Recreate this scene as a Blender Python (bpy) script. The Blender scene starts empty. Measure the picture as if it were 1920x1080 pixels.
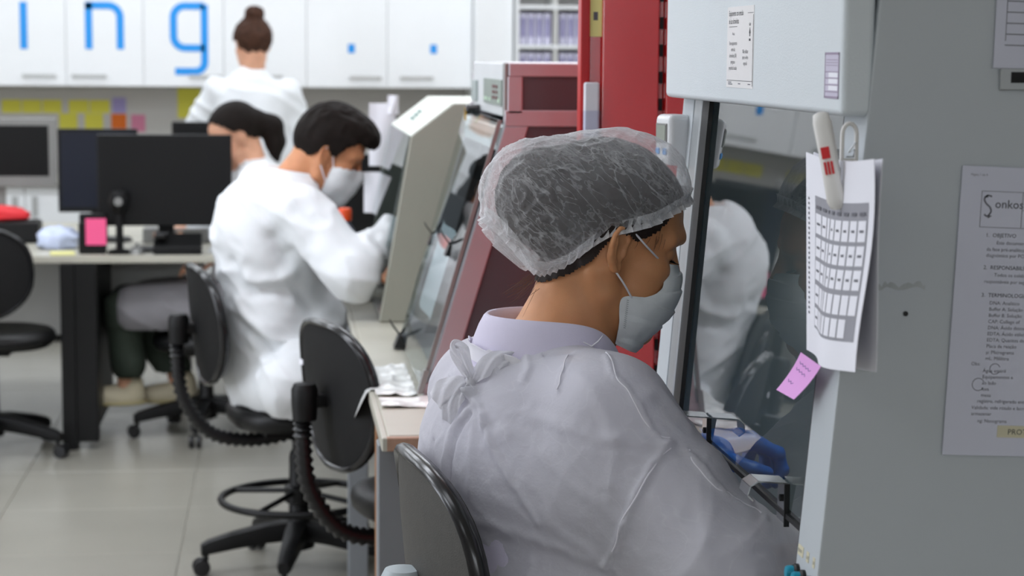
import bpy, bmesh, math, random
import numpy as np
from mathutils import Vector, Matrix

random.seed(7)
RNG = np.random.default_rng(7)
sc = bpy.context.scene
COL = sc.collection
PI = math.pi

# ------------------------------------------------------------------ camera
cam_data = bpy.data.cameras.new('camera')
cam = bpy.data.objects.new('camera', cam_data)
COL.objects.link(cam)
cam.matrix_world = Matrix(((0.9930684819, 0.0059584109, -0.1173860625, 0.0),
                           (-0.1172720551, 0.1172720551, -0.9861513728, 0.0),
                           (0.0078902097, 0.9930819515, 0.1171579369, 1.5),
                           (0, 0, 0, 1)))
cam_data.sensor_width = 36.0
cam_data.lens = 3700.0 / 1920.0 * 36.0
cam_data.clip_start = 0.05
cam_data.clip_end = 60
cam_data.dof.use_dof = True
cam_data.dof.focus_distance = 2.71
cam_data.dof.aperture_fstop = 6.3
cam_data.dof.aperture_blades = 0
sc.camera = cam

# ------------------------------------------------------------------ world and lamps
world = bpy.data.worlds.new('world')
sc.world = world
world.use_nodes = True
bg = world.node_tree.nodes['Background']
bg.inputs[0].default_value = (0.80, 0.88, 1.0, 1)
bg.inputs[1].default_value = 0.05

def area(name, loc, size, power, color=(1, 1, 1), rot=(0, 0, 0)):
    l = bpy.data.lights.new(name, 'AREA')
    l.shape = 'RECTANGLE'; l.size, l.size_y = size
    l.energy = power; l.color = color
    o = bpy.data.objects.new(name, l); COL.objects.link(o)
    o.location = loc; o.rotation_euler = rot
    return o

LAMP = (0.93, 0.98, 1.06)
for lx in (-2.6, -0.9, 0.9):                 # rows of ceiling panels over the open lab floor
    for ly, pw in ((4.3, 24), (6.4, 21), (8.5, 19), (10.1, 10.5)):
        if lx > 0 and ly < 5: pw = 14
        area('ceiling_or_added_lamp', (lx, ly, 2.78), (1.2, 0.6), pw, LAMP)
area('ceiling_or_added_lamp', (-2.6, 2.3, 2.78), (1.2, 0.6), 18, LAMP)
area('ceiling_or_added_lamp', (-0.9, 2.3, 2.78), (1.2, 0.6), 8, LAMP)
area('ceiling_or_added_lamp', (-1.6, 0.2, 2.78), (1.2, 0.6), 7, LAMP)
for lx in (-1.6, 0.6):
    area('ceiling_or_added_lamp', (lx, -6.1, 2.78), (1.2, 0.6), 130, LAMP)  # added unseen pair, brightens the rear wall for the locker's reflection
area('added_side_light', (-4.05, 3.9, 1.65), (2.6, 1.2), 64, (0.92, 0.97, 1.08), (0, -PI / 2, 0))   # added light on the unseen left wall, brightens the gown's left side

sc.view_settings.view_transform = 'Standard'
sc.view_settings.look = 'None'
sc.view_settings.exposure = 0.0
sc.view_settings.gamma = 1.0
sc.view_settings.use_curve_mapping = False
sc.cycles.max_bounces = 10
sc.cycles.transparent_max_bounces = 24
sc.cycles.caustics_reflective = False
sc.cycles.caustics_refractive = False

# ------------------------------------------------------------------ materials
def lin(c):
    return tuple((v / 255 / 12.92 if v / 255 <= 0.04045 else ((v / 255 + 0.055) / 1.055) ** 2.4) for v in c) + (1,)

def mat(name, c, rough=0.5, metal=0.0, spec=0.5, var=0.04, vscale=6.0, bump=0.0, bscale=150.0,
        coat=0.0, sss=0.0, sheen=0.0, emit=None, coat_ior=1.5):
    m = bpy.data.materials.new(name); m.use_nodes = True
    nt = m.node_tree; N = nt.nodes; L = nt.links
    b = N['Principled BSDF']
    col = lin(c)
    tc = N.new('ShaderNodeTexCoord')
    nz = N.new('ShaderNodeTexNoise'); nz.inputs['Scale'].default_value = vscale; nz.inputs['Detail'].default_value = 4
    L.new(tc.outputs['Object'], nz.inputs['Vector'])
    rp = N.new('ShaderNodeValToRGB')
    rp.color_ramp.elements[0].position = 0.3; rp.color_ramp.elements[1].position = 0.7
    rp.color_ramp.elements[0].color = tuple(v * (1 - var) for v in col[:3]) + (1,)
    rp.color_ramp.elements[1].color = tuple(min(1, v * (1 + var)) for v in col[:3]) + (1,)
    L.new(nz.outputs['Fac'], rp.inputs['Fac']); L.new(rp.outputs['Color'], b.inputs['Base Color'])
    b.inputs['Roughness'].default_value = rough
    b.inputs['Metallic'].default_value = metal
    b.inputs['Specular IOR Level'].default_value = spec
    b.inputs['Coat Weight'].default_value = coat
    b.inputs['Coat Roughness'].default_value = 0.15
    b.inputs['Coat IOR'].default_value = coat_ior
    b.inputs['Sheen Weight'].default_value = sheen
    if sss:
        b.inputs['Subsurface Weight'].default_value = sss
        b.inputs['Subsurface Radius'].default_value = (0.012, 0.005, 0.003)
        b.inputs['Subsurface Scale'].default_value = 1.0
    if bump:
        n2 = N.new('ShaderNodeTexNoise'); n2.inputs['Scale'].default_value = bscale; n2.inputs['Detail'].default_value = 3
        L.new(tc.outputs['Object'], n2.inputs['Vector'])
        bp = N.new('ShaderNodeBump'); bp.inputs['Strength'].default_value = bump; bp.inputs['Distance'].default_value = 0.002
        L.new(n2.outputs['Fac'], bp.inputs['Height']); L.new(bp.outputs['Normal'], b.inputs['Normal'])
    if emit:
        b.inputs['Emission Color'].default_value = col; b.inputs['Emission Strength'].default_value = emit
    return m

def glass(name, tint=(245, 250, 250), rough=0.0, ior=1.5):
    m = bpy.data.materials.new(name); m.use_nodes = True
    nt = m.node_tree; N = nt.nodes; L = nt.links
    N.remove(N['Principled BSDF']); out = N['Material Output']
    fr = N.new('ShaderNodeFresnel'); fr.inputs['IOR'].default_value = ior
    tr = N.new('ShaderNodeBsdfTransparent'); tr.inputs['Color'].default_value = lin(tint)
    gl = N.new('ShaderNodeBsdfGlossy'); gl.inputs['Roughness'].default_value = rough
    mx = N.new('ShaderNodeMixShader')
    ge = N.new('ShaderNodeNewGeometry'); iv = N.new('ShaderNodeMath'); iv.operation = 'SUBTRACT'; iv.inputs[0].default_value = 1.0
    L.new(ge.outputs['Backfacing'], iv.inputs[1])                    # the coating reflects on the outer face of the pane only
    mu = N.new('ShaderNodeMath'); mu.operation = 'MULTIPLY'; L.new(fr.outputs[0], mu.inputs[0]); L.new(iv.outputs[0], mu.inputs[1])
    L.new(mu.outputs[0], mx.inputs[0]); L.new(tr.outputs[0], mx.inputs[1]); L.new(gl.outputs[0], mx.inputs[2])
    L.new(mx.outputs[0], out.inputs[0])
    return m

# ------------------------------------------------------------------ object helpers
def tag(o, label=None, cat=None, group=None, kind=None):
    if label: o['label'] = label
    if cat: o['category'] = cat
    if group: o['group'] = group
    if kind: o['kind'] = kind
    return o

def thing(name, label, cat, loc=(0, 0, 0), rz=0.0, group=None):
    o = bpy.data.objects.new(name, None); COL.objects.link(o)
    o.empty_display_size = 0.05
    o.location = loc; o.rotation_euler = (0, 0, rz)
    return tag(o, label, cat, group)

def mesh_obj(name, verts, faces, m, parent=None, origin=(0, 0, 0), smooth=True, angle=None, label=None):
    me = bpy.data.meshes.new(name)
    v = np.asarray(verts, float) - np.asarray(origin, float)
    if isinstance(faces, np.ndarray): faces = faces.tolist()
    me.from_pydata(v.tolist(), [], faces)
    ms = m if isinstance(m, (list, tuple)) else [m]
    for q in ms: me.materials.append(q)
    if smooth:
        me.polygons.foreach_set('use_smooth', [True] * len(me.polygons))
        if angle: me.set_sharp_from_angle(angle=math.radians(angle))
    me.update()
    o = bpy.data.objects.new(name, me); COL.objects.link(o)
    if parent: o.parent = parent
    else: o.location = origin
    if label: o['label'] = label
    return o

def rotm(rx=0, ry=0, rz=0):
    return np.array(Matrix.Rotation(rz, 3, 'Z') @ Matrix.Rotation(ry, 3, 'Y') @ Matrix.Rotation(rx, 3, 'X'))

class MB:
    """collects boxes, tubes, lathes, prisms; build() links them as ONE mesh object"""
    def __init__(s): s.v = []; s.f = []; s.mi = []; s.nobev = False
    def add(s, v, f, mi=0):
        n = len(s.v); s.v += [tuple(map(float, q)) for q in v]
        s.f += [tuple(i + n for i in q) for q in f]; s.mi += [mi] * len(f); return s
    def box(s, c, d, R=None, mi=0):
        p = np.array([(x, y, z) for x in (-.5, .5) for y in (-.5, .5) for z in (-.5, .5)]) * np.array(d)
        if R is not None: p = p @ np.asarray(R).T
        return s.add(p + np.array(c), [(0, 1, 3, 2), (4, 6, 7, 5), (0, 4, 5, 1), (2, 3, 7, 6), (0, 2, 6, 4), (1, 5, 7, 3)], mi)
    def bb(s, x0, x1, y0, y1, z0, z1, mi=0):
        return s.box(((x0 + x1) / 2, (y0 + y1) / 2, (z0 + z1) / 2), (x1 - x0, y1 - y0, z1 - z0), None, mi)
    def prism(s, poly, axis, a, b, mi=0):
        """poly: 2-D points; axis: 0 -> (y,z) extruded in x, 1 -> (x,z) extruded in y, 2 -> (x,y) extruded in z"""
        def P(q, t):
            return (t, q[0], q[1]) if axis == 0 else ((q[0], t, q[1]) if axis == 1 else (q[0], q[1], t))
        n = len(poly)
        v = [P(q, a) for q in poly] + [P(q, b) for q in poly]
        f = [tuple(range(n)), tuple(range(2 * n - 1, n - 1, -1))] + [(i, i + n, (i + 1) % n + n, (i + 1) % n) for i in range(n)]
        return s.add(v, f, mi)
    def tube(s, pts, r, n=10, mi=0, caps=True, flat=None):
        P = [Vector(p) for p in pts]; k = len(P)
        rs = [r] * k if np.isscalar(r) else list(r)
        v = []; up = None
        for i in range(k):
            t = (P[min(i + 1, k - 1)] - P[max(i - 1, 0)]).normalized()
            if up is None:
                up = Vector((0, 0, 1)) if abs(t.z) < 0.9 else Vector((1, 0, 0))
            a = t.cross(up)
            if a.length < 1e-5: a = t.orthogonal()
            a.normalize(); b = a.cross(t).normalized(); up = b
            for j in range(n):
                w = 2 * PI * j / n
                fa, fb = (1, 1) if flat is None else flat
                v.append(P[i] + a * (math.cos(w) * rs[i] * fa) + b * (math.sin(w) * rs[i] * fb))
        f = [(i * n + j, i * n + (j + 1) % n, (i + 1) * n + (j + 1) % n, (i + 1) * n + j) for i in range(k - 1) for j in range(n)]
        if caps: f += [tuple(range(n - 1, -1, -1)), tuple(range((k - 1) * n, k * n))]
        return s.add(v, f, mi)
    def lathe(s, prof, c=(0, 0, 0), n=24, R=None, mi=0):
        v = []
        for r, z in prof:
            for j in range(n):
                w = 2 * PI * j / n; v.append((r * math.cos(w), r * math.sin(w), z))
        v = np.array(v)
        if R is not None: v = v @ np.asarray(R).T
        k = len(prof)
        f = [(i * n + j, i * n + (j + 1) % n, (i + 1) * n + (j + 1) % n, (i + 1) * n + j) for i in range(k - 1) for j in range(n)]
        f += [tuple(range(n - 1, -1, -1)), tuple(range((k - 1) * n, k * n))]
        return s.add(v + np.array(c), f, mi)
    def grid(s, P, mi=0, closed=False):
        """P[i][j] 3-D points"""
        a, b = len(P), len(P[0]); v = [q for r in P for q in r]
        f = [(i * b + j, i * b + (j + 1) % b, (i + 1) * b + (j + 1) % b, (i + 1) * b + j) for i in range(a - 1) for j in range(b if closed else b - 1)]
        return s.add(v, f, mi)
    def build(s, name, m, parent=None, bevel=0.0, seg=2, smooth=True, angle=35, label=None, loc=None, solid=0.0):
        me = bpy.data.meshes.new(name)
        bm = bmesh.new()
        vs = [bm.verts.new(q) for q in s.v]
        for q, i in zip(s.f, s.mi):
            try:
                f = bm.faces.new([vs[k] for k in q]); f.material_index = i
            except ValueError: pass
        bmesh.ops.recalc_face_normals(bm, faces=bm.faces)
        if solid: bmesh.ops.solidify(bm, geom=bm.faces[:], thickness=solid)
        if bevel:
            es = [e for e in bm.edges if len(e.link_faces) == 2 and e.calc_face_angle(0) > math.radians(32)]
            bmesh.ops.bevel(bm, geom=es, offset=bevel, segments=seg, affect='EDGES', profile=0.5, clamp_overlap=True)
        bm.to_mesh(me); bm.free()
        for q in (m if isinstance(m, (list, tuple)) else [m]): me.materials.append(q)
        if smooth:
            me.polygons.foreach_set('use_smooth', [True] * len(me.polygons)); me.set_sharp_from_angle(angle=math.radians(angle))
        o = bpy.data.objects.new(name, me); COL.objects.link(o)
        if bevel and smooth:
            wn = o.modifiers.new('weighted_normals', 'WEIGHTED_NORMAL'); wn.keep_sharp = True; wn.weight = 100
        if parent: o.parent = parent
        if loc: o.location = loc
        if label: o['label'] = label
        return o

def text(body, size, m, parent, loc, rot, name='lettering', align='LEFT', sx=1.0, spacing=1.0, line=1.0, ext=0.0, offset=0.0, label=None):
    cu = bpy.data.curves.new(name, 'FONT'); cu.body = body; cu.size = size; cu.align_x = align
    cu.space_character = spacing; cu.space_line = line; cu.extrude = ext; cu.offset = offset
    cu.resolution_u = 2
    tmp = bpy.data.objects.new(name, cu)
    me = bpy.data.meshes.new_from_object(tmp); me.name = name
    bpy.data.objects.remove(tmp); bpy.data.curves.remove(cu)
    me.materials.clear(); me.materials.append(m)
    o = bpy.data.objects.new(name, me); COL.objects.link(o)
    o.parent = parent; o.location = loc; o.rotation_euler = rot; o.scale = (sx, 1, 1)
    if label: o['label'] = label
    return o

def dup(root, loc=None, rz=None, label=None, group=None):
    r = root.copy(); COL.objects.link(r)
    if loc is not None: r.location = loc
    if rz is not None: r.rotation_euler = (0, 0, rz)
    if label: r['label'] = label
    if group: r['group'] = group
    for ch in list(root.children):
        c = ch.copy(); COL.objects.link(c); c.parent = r
        for g in list(ch.children):
            d = g.copy(); COL.objects.link(d); d.parent = c
    return r

# ------------------------------------------------------------------ organic shapes: distance fields + surface nets
def smin(a, b, k):
    h = np.clip(0.5 + 0.5 * (b - a) / k, 0, 1)
    return b + (a - b) * h - k * h * (1 - h)
def smax(a, b, k): return -smin(-a, -b, k)
def ell(p, c, r, R=None):
    q = p - np.array(c, np.float32)
    if R is not None: q = q @ np.asarray(R, np.float32)
    r = np.array(r, np.float32)
    k0 = np.linalg.norm(q / r, axis=1); k1 = np.linalg.norm(q / (r * r), axis=1) + 1e-9
    return k0 * (k0 - 1) / k1
def cone(p, a, b, r1, r2):
    a = np.array(a, np.float32); b = np.array(b, np.float32); ab = b - a
    t = np.clip(((p - a) @ ab) / (ab @ ab + 1e-12), 0, 1)
    return np.linalg.norm(p - a - t[:, None] * ab, axis=1) - (r1 + (r2 - r1) * t)
def chain(p, pts, rs, k=0.01):
    d = None
    for i in range(len(pts) - 1):
        e = cone(p, pts[i], pts[i + 1], rs[i], rs[i + 1]); d = e if d is None else smin(d, e, k)
    return d

def surfnet(f, lo, hi, h, smooth=1):
    lo = np.array(lo, float); B = 8
    n = (np.ceil((np.array(hi, float) - lo) / h / B).astype(int)) * B
    nb = n // B
    ii = np.stack(np.meshgrid(*[np.arange(q) for q in nb], indexing='ij'), -1).reshape(-1, 3)
    cd = f((lo + (ii * B + (B - 1) / 2) * h).astype(np.float32))
    act = np.abs(cd) < (B / 2 * 1.74 * h) * 1.35 + 2.5 * h
    D = np.repeat(np.repeat(np.repeat(cd.reshape(nb).astype(np.float32), B, 0), B, 1), B, 2)
    off = np.stack(np.meshgrid(*[np.arange(B)] * 3, indexing='ij'), -1).reshape(-1, 3)
    ai = ii[act] * B
    for s0 in range(0, len(ai), 600):
        idx = (ai[s0:s0 + 600, None, :] + off[None]).reshape(-1, 3)
        D[idx[:, 0], idx[:, 1], idx[:, 2]] = f((lo + idx * h).astype(np.float32))
    S = D < 0
    cnt = np.zeros(tuple(n - 1), np.uint8)
    for a in (0, 1):
        for b in (0, 1):
            for c in (0, 1):
                cnt += S[a:n[0] - 1 + a, b:n[1] - 1 + b, c:n[2] - 1 + c]
    cells = np.argwhere((cnt > 0) & (cnt < 8))
    acc = np.zeros((len(cells), 3)); num = np.zeros(len(cells))
    cor = [(a, b, c) for a in (0, 1) for b in (0, 1) for c in (0, 1)]
    val = {q: D[cells[:, 0] + q[0], cells[:, 1] + q[1], cells[:, 2] + q[2]] for q in cor}
    for q in cor:
        for ax in range(3):
            if q[ax] == 0:
                w = list(q); w[ax] = 1; d0 = val[q]; d1 = val[tuple(w)]
                m = (d0 < 0) != (d1 < 0)
                t = np.where(m, d0 / np.where(d0 - d1 == 0, 1, d0 - d1), 0)
                pt = np.tile(np.array(q, float), (len(cells), 1)); pt[:, ax] += t
                acc[m] += pt[m]; num[m] += 1
    V = lo + (cells + acc / np.maximum(num, 1)[:, None]) * h
    ID = np.full(tuple(n - 1), -1, np.int32); ID[cells[:, 0], cells[:, 1], cells[:, 2]] = np.arange(len(cells))
    F = []
    for ax in range(3):
        u, w = (ax + 1) % 3, (ax + 2) % 3
        sl0 = [slice(None)] * 3; sl1 = [slice(None)] * 3
        sl0[ax] = slice(0, -1); sl1[ax] = slice(1, None)
        e = S[tuple(sl0)] != S[tuple(sl1)]
        q = np.argwhere(e)
        q = q[(q[:, u] >= 1) & (q[:, w] >= 1) & (q[:, u] < n[u] - 1) & (q[:, w] < n[w] - 1)]
        s0 = S[q[:, 0], q[:, 1], q[:, 2]]
        def g(du, dw):
            c = q.copy(); c[:, u] += du; c[:, w] += dw
            return ID[c[:, 0], c[:, 1], c[:, 2]]
        quad = np.stack([g(-1, -1), g(0, -1), g(0, 0), g(-1, 0)], 1)
        quad[~s0] = quad[~s0][:, ::-1]
        F.append(quad[(quad >= 0).all(1)])
    F = np.concatenate(F)
    for _ in range(smooth): V = laplace(V, F)
    return V, F

def laplace(V, F, w=0.5):
    a = np.concatenate([F[:, i] for i in range(4)]); b = np.concatenate([F[:, (i + 1) % 4] for i in range(4)])
    s = np.zeros_like(V); c = np.bincount(a, minlength=len(V)) + np.bincount(b, minlength=len(V))
    for k in range(3): s[:, k] = np.bincount(a, V[b, k], len(V)) + np.bincount(b, V[a, k], len(V))
    return V * (1 - w) + w * s / np.maximum(c, 1)[:, None]

def vnormals(V, F):
    n = np.cross(V[F[:, 2]] - V[F[:, 0]], V[F[:, 3]] - V[F[:, 1]])
    N = np.zeros_like(V)
    for i in range(4):
        for k in range(3): N[:, k] += np.bincount(F[:, i], n[:, k], len(V))
    return N / (np.linalg.norm(N, axis=1)[:, None] + 1e-12)

def keep(V, F, mask):
    """keep the faces whose vertices are all in mask"""
    F = F[mask[F].all(1)]
    u = np.unique(F); m = np.full(len(V), -1); m[u] = np.arange(len(u))
    return V[u], m[F]

def hash3(i):
    i = i.astype(np.int64)
    x = (i[..., 0] * 73856093) ^ (i[..., 1] * 19349663) ^ (i[..., 2] * 83492791)
    x = (x ^ (x >> 13)) * 1274126177 & 0x7fffffff
    return ((x ^ (x >> 16)) & 0xffff) / 65535.0
def vnoise(p):
    i = np.floor(p).astype(np.int64); f = p - i; f = f * f * (3 - 2 * f); r = 0
    for a in (0, 1):
        for b in (0, 1):
            for c in (0, 1):
                w = (f[:, 0] if a else 1 - f[:, 0]) * (f[:, 1] if b else 1 - f[:, 1]) * (f[:, 2] if c else 1 - f[:, 2])
                r = r + w * hash3(i + np.array([a, b, c]))
    return r
def ridged(p): return 1 - np.abs(2 * vnoise(p) - 1)

def catmull(P, n):
    """n samples per span through the points"""
    P = np.asarray(P, float); Q = np.vstack([2 * P[0] - P[1], P, 2 * P[-1] - P[-2]]); out = []
    for i in range(len(P) - 1):
        a, b, c, d = Q[i:i + 4]
        for t in np.arange(n) / n:
            out.append(0.5 * ((2 * b) + (c - a) * t + (2 * a - 5 * b + 4 * c - d) * t * t + (3 * b - a - 3 * c + d) * t ** 3))
    out.append(P[-1]); return np.array(out)

class Frame:
    """local axes x forward, y left, z up at a point, turned by yaw and bowed by pitch"""
    def __init__(s, c, yaw, bow=0.0, roll=0.0):
        a = math.radians(yaw); b = math.radians(bow); r = math.radians(roll)
        f0 = np.array([math.cos(a), math.sin(a), 0]); l = np.array([-math.sin(a), math.cos(a), 0]); z = np.array([0, 0, 1.])
        f = f0 * math.cos(b) - z * math.sin(b); u = z * math.cos(b) + f0 * math.sin(b)
        l2 = l * math.cos(r) + u * math.sin(r); u2 = u * math.cos(r) - l * math.sin(r)
        s.c = np.array(c, float); s.A = np.stack([f, l2, u2])          # rows
    def w(s, p): return s.c + np.asarray(p, float) @ s.A
    def loc(s, p): return ((p - s.c.astype(np.float32)) @ s.A.T.astype(np.float32))
# ================================================================== SETTING
M = {}
M['grout'] = mat('grout', (150, 146, 134), 0.8, var=0.05)
M['tile'] = mat('porcelain_tile', (150, 147, 137), 0.26, spec=0.5, var=0.05, vscale=2.2)
M['wall'] = mat('wall_paint', (192, 190, 187), 0.75, var=0.02)
M['ceiling'] = mat('ceiling_paint', (232, 232, 228), 0.85, var=0.02)
M['white_board'] = mat('white_laminate', (244, 246, 247), 0.35, var=0.01)
M['white_dim'] = mat('cabinet_carcass', (222, 222, 218), 0.5, var=0.02)
M['handle'] = mat('aluminium_handle', (196, 198, 196), 0.35, 0.6, var=0.03)
M['blue'] = mat('blue_vinyl', (28, 152, 236), 0.45, var=0.02)
M['black_plastic'] = mat('black_plastic', (12, 12, 13), 0.5, spec=0.3, var=0.08, bump=0.15, bscale=600)
M['black_gloss'] = mat('black_gloss', (20, 20, 22), 0.22, var=0.05)
M['black_fabric'] = mat('black_upholstery', (22, 22, 24), 0.6, var=0.12, bump=0.25, bscale=500)
M['black_metal'] = mat('black_steel', (11, 11, 12), 0.45, 0.0, spec=0.3, var=0.06)
M['screen'] = mat('dark_screen', (9, 9, 11), 0.35, spec=0.3, var=0.03)
M['screen_navy'] = mat('navy_screen', (24, 28, 42), 0.3, spec=0.35, var=0.03)
M['silver'] = mat('silver_plastic', (140, 140, 138), 0.4, 0.3, var=0.04)
M['steel'] = mat('stainless_steel', (190, 192, 194), 0.22, 1.0, var=0.05, vscale=30)
M['laminate'] = mat('bench_laminate', (184, 181, 168), 0.38, var=0.07, vscale=3)
M['wood_edge'] = mat('wood_edging', (176, 140, 118), 0.5, var=0.12, vscale=40)
M['wood_brown'] = mat('brown_wood', (150, 104, 66), 0.5, var=0.15, vscale=30)
M['grey_leg'] = mat('grey_painted_steel', (128, 132, 136), 0.45, var=0.04)
M['paper'] = mat('white_paper', (236, 236, 244), 0.7, var=0.015)
M['paper_grey'] = mat('laminated_paper', (206, 208, 222), 0.35, var=0.02)
M['ink'] = mat('black_ink', (52, 52, 58), 0.7, var=0.05)
M['ink_soft'] = mat('grey_ink', (104, 104, 112), 0.7, var=0.05)
M['ink_blue'] = mat('blue_pen_ink', (70, 66, 130), 0.7, var=0.05)
for n_, c_ in dict(yellow=(216, 210, 78), purple=(160, 150, 200), orange=(222, 110, 30), pink=(210, 130, 160), hotpink=(255, 96, 150),
                   lilac=(226, 164, 226), paleyellow=(226, 222, 150), lemon=(255, 250, 165)).items():
    M['note_' + n_] = mat('note_' + n_, c_, 0.75, var=0.03)

def struct(o): o['kind'] = 'structure'; return o

fl = struct(MB().bb(-4.2, 1.75, -7.1, 11.0, -0.12, -0.004).build('floor', M['grout'], smooth=False))
tm = None
for i in range(-4, 3):
    for j in range(3, 18):
        if tm is None:
            t_ = MB().box((0, 0, -0.002), (0.597, 0.597, 0.0045)).build('tile', M['tile'], fl, bevel=0.0012, seg=1, smooth=False); tm = t_.data
        else:
            t_ = bpy.data.objects.new('tile', tm); COL.objects.link(t_); t_.parent = fl
        t_.location = (0.6 * i - 0.0, 0.6 * j + 0.2, 0.0)
struct(MB().bb(-4.2, 1.75, 10.9, 11.0, 0, 2.8).build('wall_back', M['wall'], smooth=False))
struct(MB().bb(1.65, 1.75, -7.1, 10.9, 0, 2.8).build('wall_right', M['wall'], smooth=False))
struct(MB().bb(-4.2, -4.1, -7.1, 10.9, 0, 2.8).build('wall_left', M['wall'], smooth=False))
struct(MB().bb(-4.1, 1.65, -7.1, -7.0, 0, 2.8).build('wall_front', M['wall'], smooth=False))
struct(MB().bb(-4.1, 1.65, -7.0, -6.97, 0, 1.15).build('added_dark_strip_1', M['black_fabric'], smooth=False))  # added dark strip, unseen, darkens the lower part of the locker's reflection
w1 = struct(MB().bb(-4.1, -4.075, 2.5, 5.3, .98, 1.04).bb(-4.1, -4.075, 2.5, 5.3, 2.26, 2.32).bb(-4.1, -4.075, 2.5, 2.58, 1.04, 2.26).bb(-4.1, -4.075, 5.22, 5.3, 1.04, 2.26).bb(-4.1, -4.075, 3.86, 3.94, 1.04, 2.26).build('added_window_1', M['white_board'], smooth=False))  # added frame, unseen, around the side light for the gown
struct(MB().bb(-4.2, 1.75, -7.1, 11.0, 2.85, 2.95).build('ceiling', M['ceiling'], smooth=False))

# ---- upper wall cabinets with the blue word
XJ = [-1.513 - 0.42 * k for k in range(5, 0, -1)] + [-1.513, -1.091, -0.694, -0.279, 0.153, 0.578, 1.03]
def stroke(pts, w, name, parent, origin):
    """flat vinyl stroke along points in the (x,z) door plane, 1.5 mm proud"""
    P = [Vector((p[0], 0, p[1])) for p in pts]; L_, R_ = [], []
    for i, p in enumerate(P):
        t = (P[min(i + 1, len(P) - 1)] - P[max(i - 1, 0)]).normalized(); n = Vector((-t.z, 0, t.x)) * w / 2
        L_.append(p + n); R_.append(p - n)
    m = MB(); k = len(P)
    m.add([(q.x, -0.0015, q.z) for q in L_ + R_] + [(q.x, 0, q.z) for q in L_ + R_],
          [(i, i + 1, k + i + 1, k + i) for i in range(k - 1)] + [(2 * k + i, 2 * k + i + 1, 3 * k + i + 1, 3 * k + i) for i in range(k - 1)] +
          [(i, i + 1, 2 * k + i + 1, 2 * k + i) for i in range(k - 1)] + [(k + i, k + i + 1, 3 * k + i + 1, 3 * k + i) for i in range(k - 1)])
    return m.build(name, M['blue'], parent, loc=origin, smooth=False)
def arc(cx, cz, r, a0, a1, n=8):
    return [(cx + r * math.cos(math.radians(a0 + (a1 - a0) * i / n)), cz + r * math.sin(math.radians(a0 + (a1 - a0) * i / n))) for i in range(n + 1)]
ZB, ZT, YF = 1.323, 2.12, 10.53
for k in range(len(XJ) - 1):
    x0, x1 = XJ[k], XJ[k + 1]; cx = (x0 + x1) / 2
    what = {6: 'printed with a blue letter n', 7: 'printed with a blue letter g', 5: 'printed with a blue letter i', 8: 'behind the bun of the standing person',
            9: 'with a blue dot, next to the plain cabinet', 10: 'with a blue dot, nearest the binder shelves'}.get(k)
    t = thing('wall_cabinet', ('white wall cabinet ' + what) if what else f'plain white wall cabinet, {["fifth", "fourth", "third", "second", "first", "", "", "", "", ""][min(k, 9)]} one to the left of the cabinet lettered i' if k < 5 else 'plain white wall cabinet', 'cabinet',
              (cx, YF, ZB), 0, 'white wall cabinets in a row')
    w = x1 - x0
    MB().bb(-w / 2 + .001, w / 2 - .001, 0.02, 0.36, 0, ZT - ZB).build('carcass', M['white_dim'], t, bevel=.002, seg=1)
    d = MB().bb(-w / 2 + .0012, w / 2 - .0012, 0, 0.0185, 0.0, ZT - ZB).build('door', M['white_board'], t, bevel=.0015, seg=1)
    hx = {5: (-1.315, -1.144), 6: (-1.062, -0.885), 7: (-0.459, -0.29), 9: (0.378, 0.547), 10: (0.646, 0.822)}.get(k, (cx - .09, cx + .09))
    MB().bb(hx[0] - cx, hx[1] - cx, -0.016, -0.010, 0.045, 0.062).bb(hx[0] - cx + .01, hx[0] - cx + .02, -.012, .001, .048, .058).bb(hx[1] - cx - .02, hx[1] - cx - .01, -.012, .001, .048, .058).build('handle', M['handle'], d, bevel=.002, seg=1)
    W = 0.038; o3 = (0, 0, 0)
    def rel(pts): return [(p[0] - cx, p[1] - ZB) for p in pts]
    if k == 5:
        stroke(rel([(-1.304, 1.512), (-1.304, 1.754)]), W, 'letter', d, o3); stroke(rel([(-1.304, 1.80), (-1.304, 1.85)]), .05, 'letter', d, o3)
    if k == 6:
        stroke(rel([(-0.973, 1.514), (-0.973, 1.754)]), W, 'letter', d, o3)
        stroke(rel([(-0.99, 1.740)] + arc(-.872, 1.68, .06, 90, 0) + [(-.812, 1.514)]), W, 'letter', d, o3)
    if k == 7:
        stroke(rel([(-.378, 1.75)] + arc(-.428, 1.452, .05, 0, -90)[0:] + [(-.532, 1.402)]), W, 'letter', d, o3)
        stroke(rel([(-.378, 1.742)] + arc(-.478, 1.682, .06, 90, 180) + arc(-.478, 1.584, .06, 180, 270) + [(-.378, 1.524)]), W, 'letter', d, o3)
    if k in (9, 10):
        dx = .389 if k == 9 else .824
        stroke(rel([(dx, 1.505), (dx, 1.552)]), .036, 'letter', d, o3)
# white reveal strip along the wall under the cabinets
# ---- notes stuck on the wall below
def note(x0, x1, z0, z1, key, label, group='paper notes on the wall under the cabinets', tilt=0.0):
    cx, cz = (x0 + x1) / 2, (z0 + z1) / 2
    o = MB().box((0, 0, 0), (x1 - x0, .002, z1 - z0)).build('sticky_note', M['note_' + key], smooth=False, loc=(cx, 10.8985, cz))
    o.rotation_euler = (0.0, tilt, 0); tag(o, label, 'note', group)
ORD = ['first', 'second', 'third', 'fourth', 'fifth']
for q, (a, b) in enumerate(((-1.473, -1.372), (-1.366, -1.265), (-1.258, -1.158), (-1.120, -1.014), (-1.008, -0.903))):
    note(a, b, 1.171, 1.242, 'yellow', ORD[q] + ' yellow note in the upper wall row, counted from the silver monitor side', tilt=.01 * (q % 3 - 1))
note(-1.172, -1.075, 1.071, 1.169, 'yellow', 'square yellow note in the lower wall row, beside the silver monitor')
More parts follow.
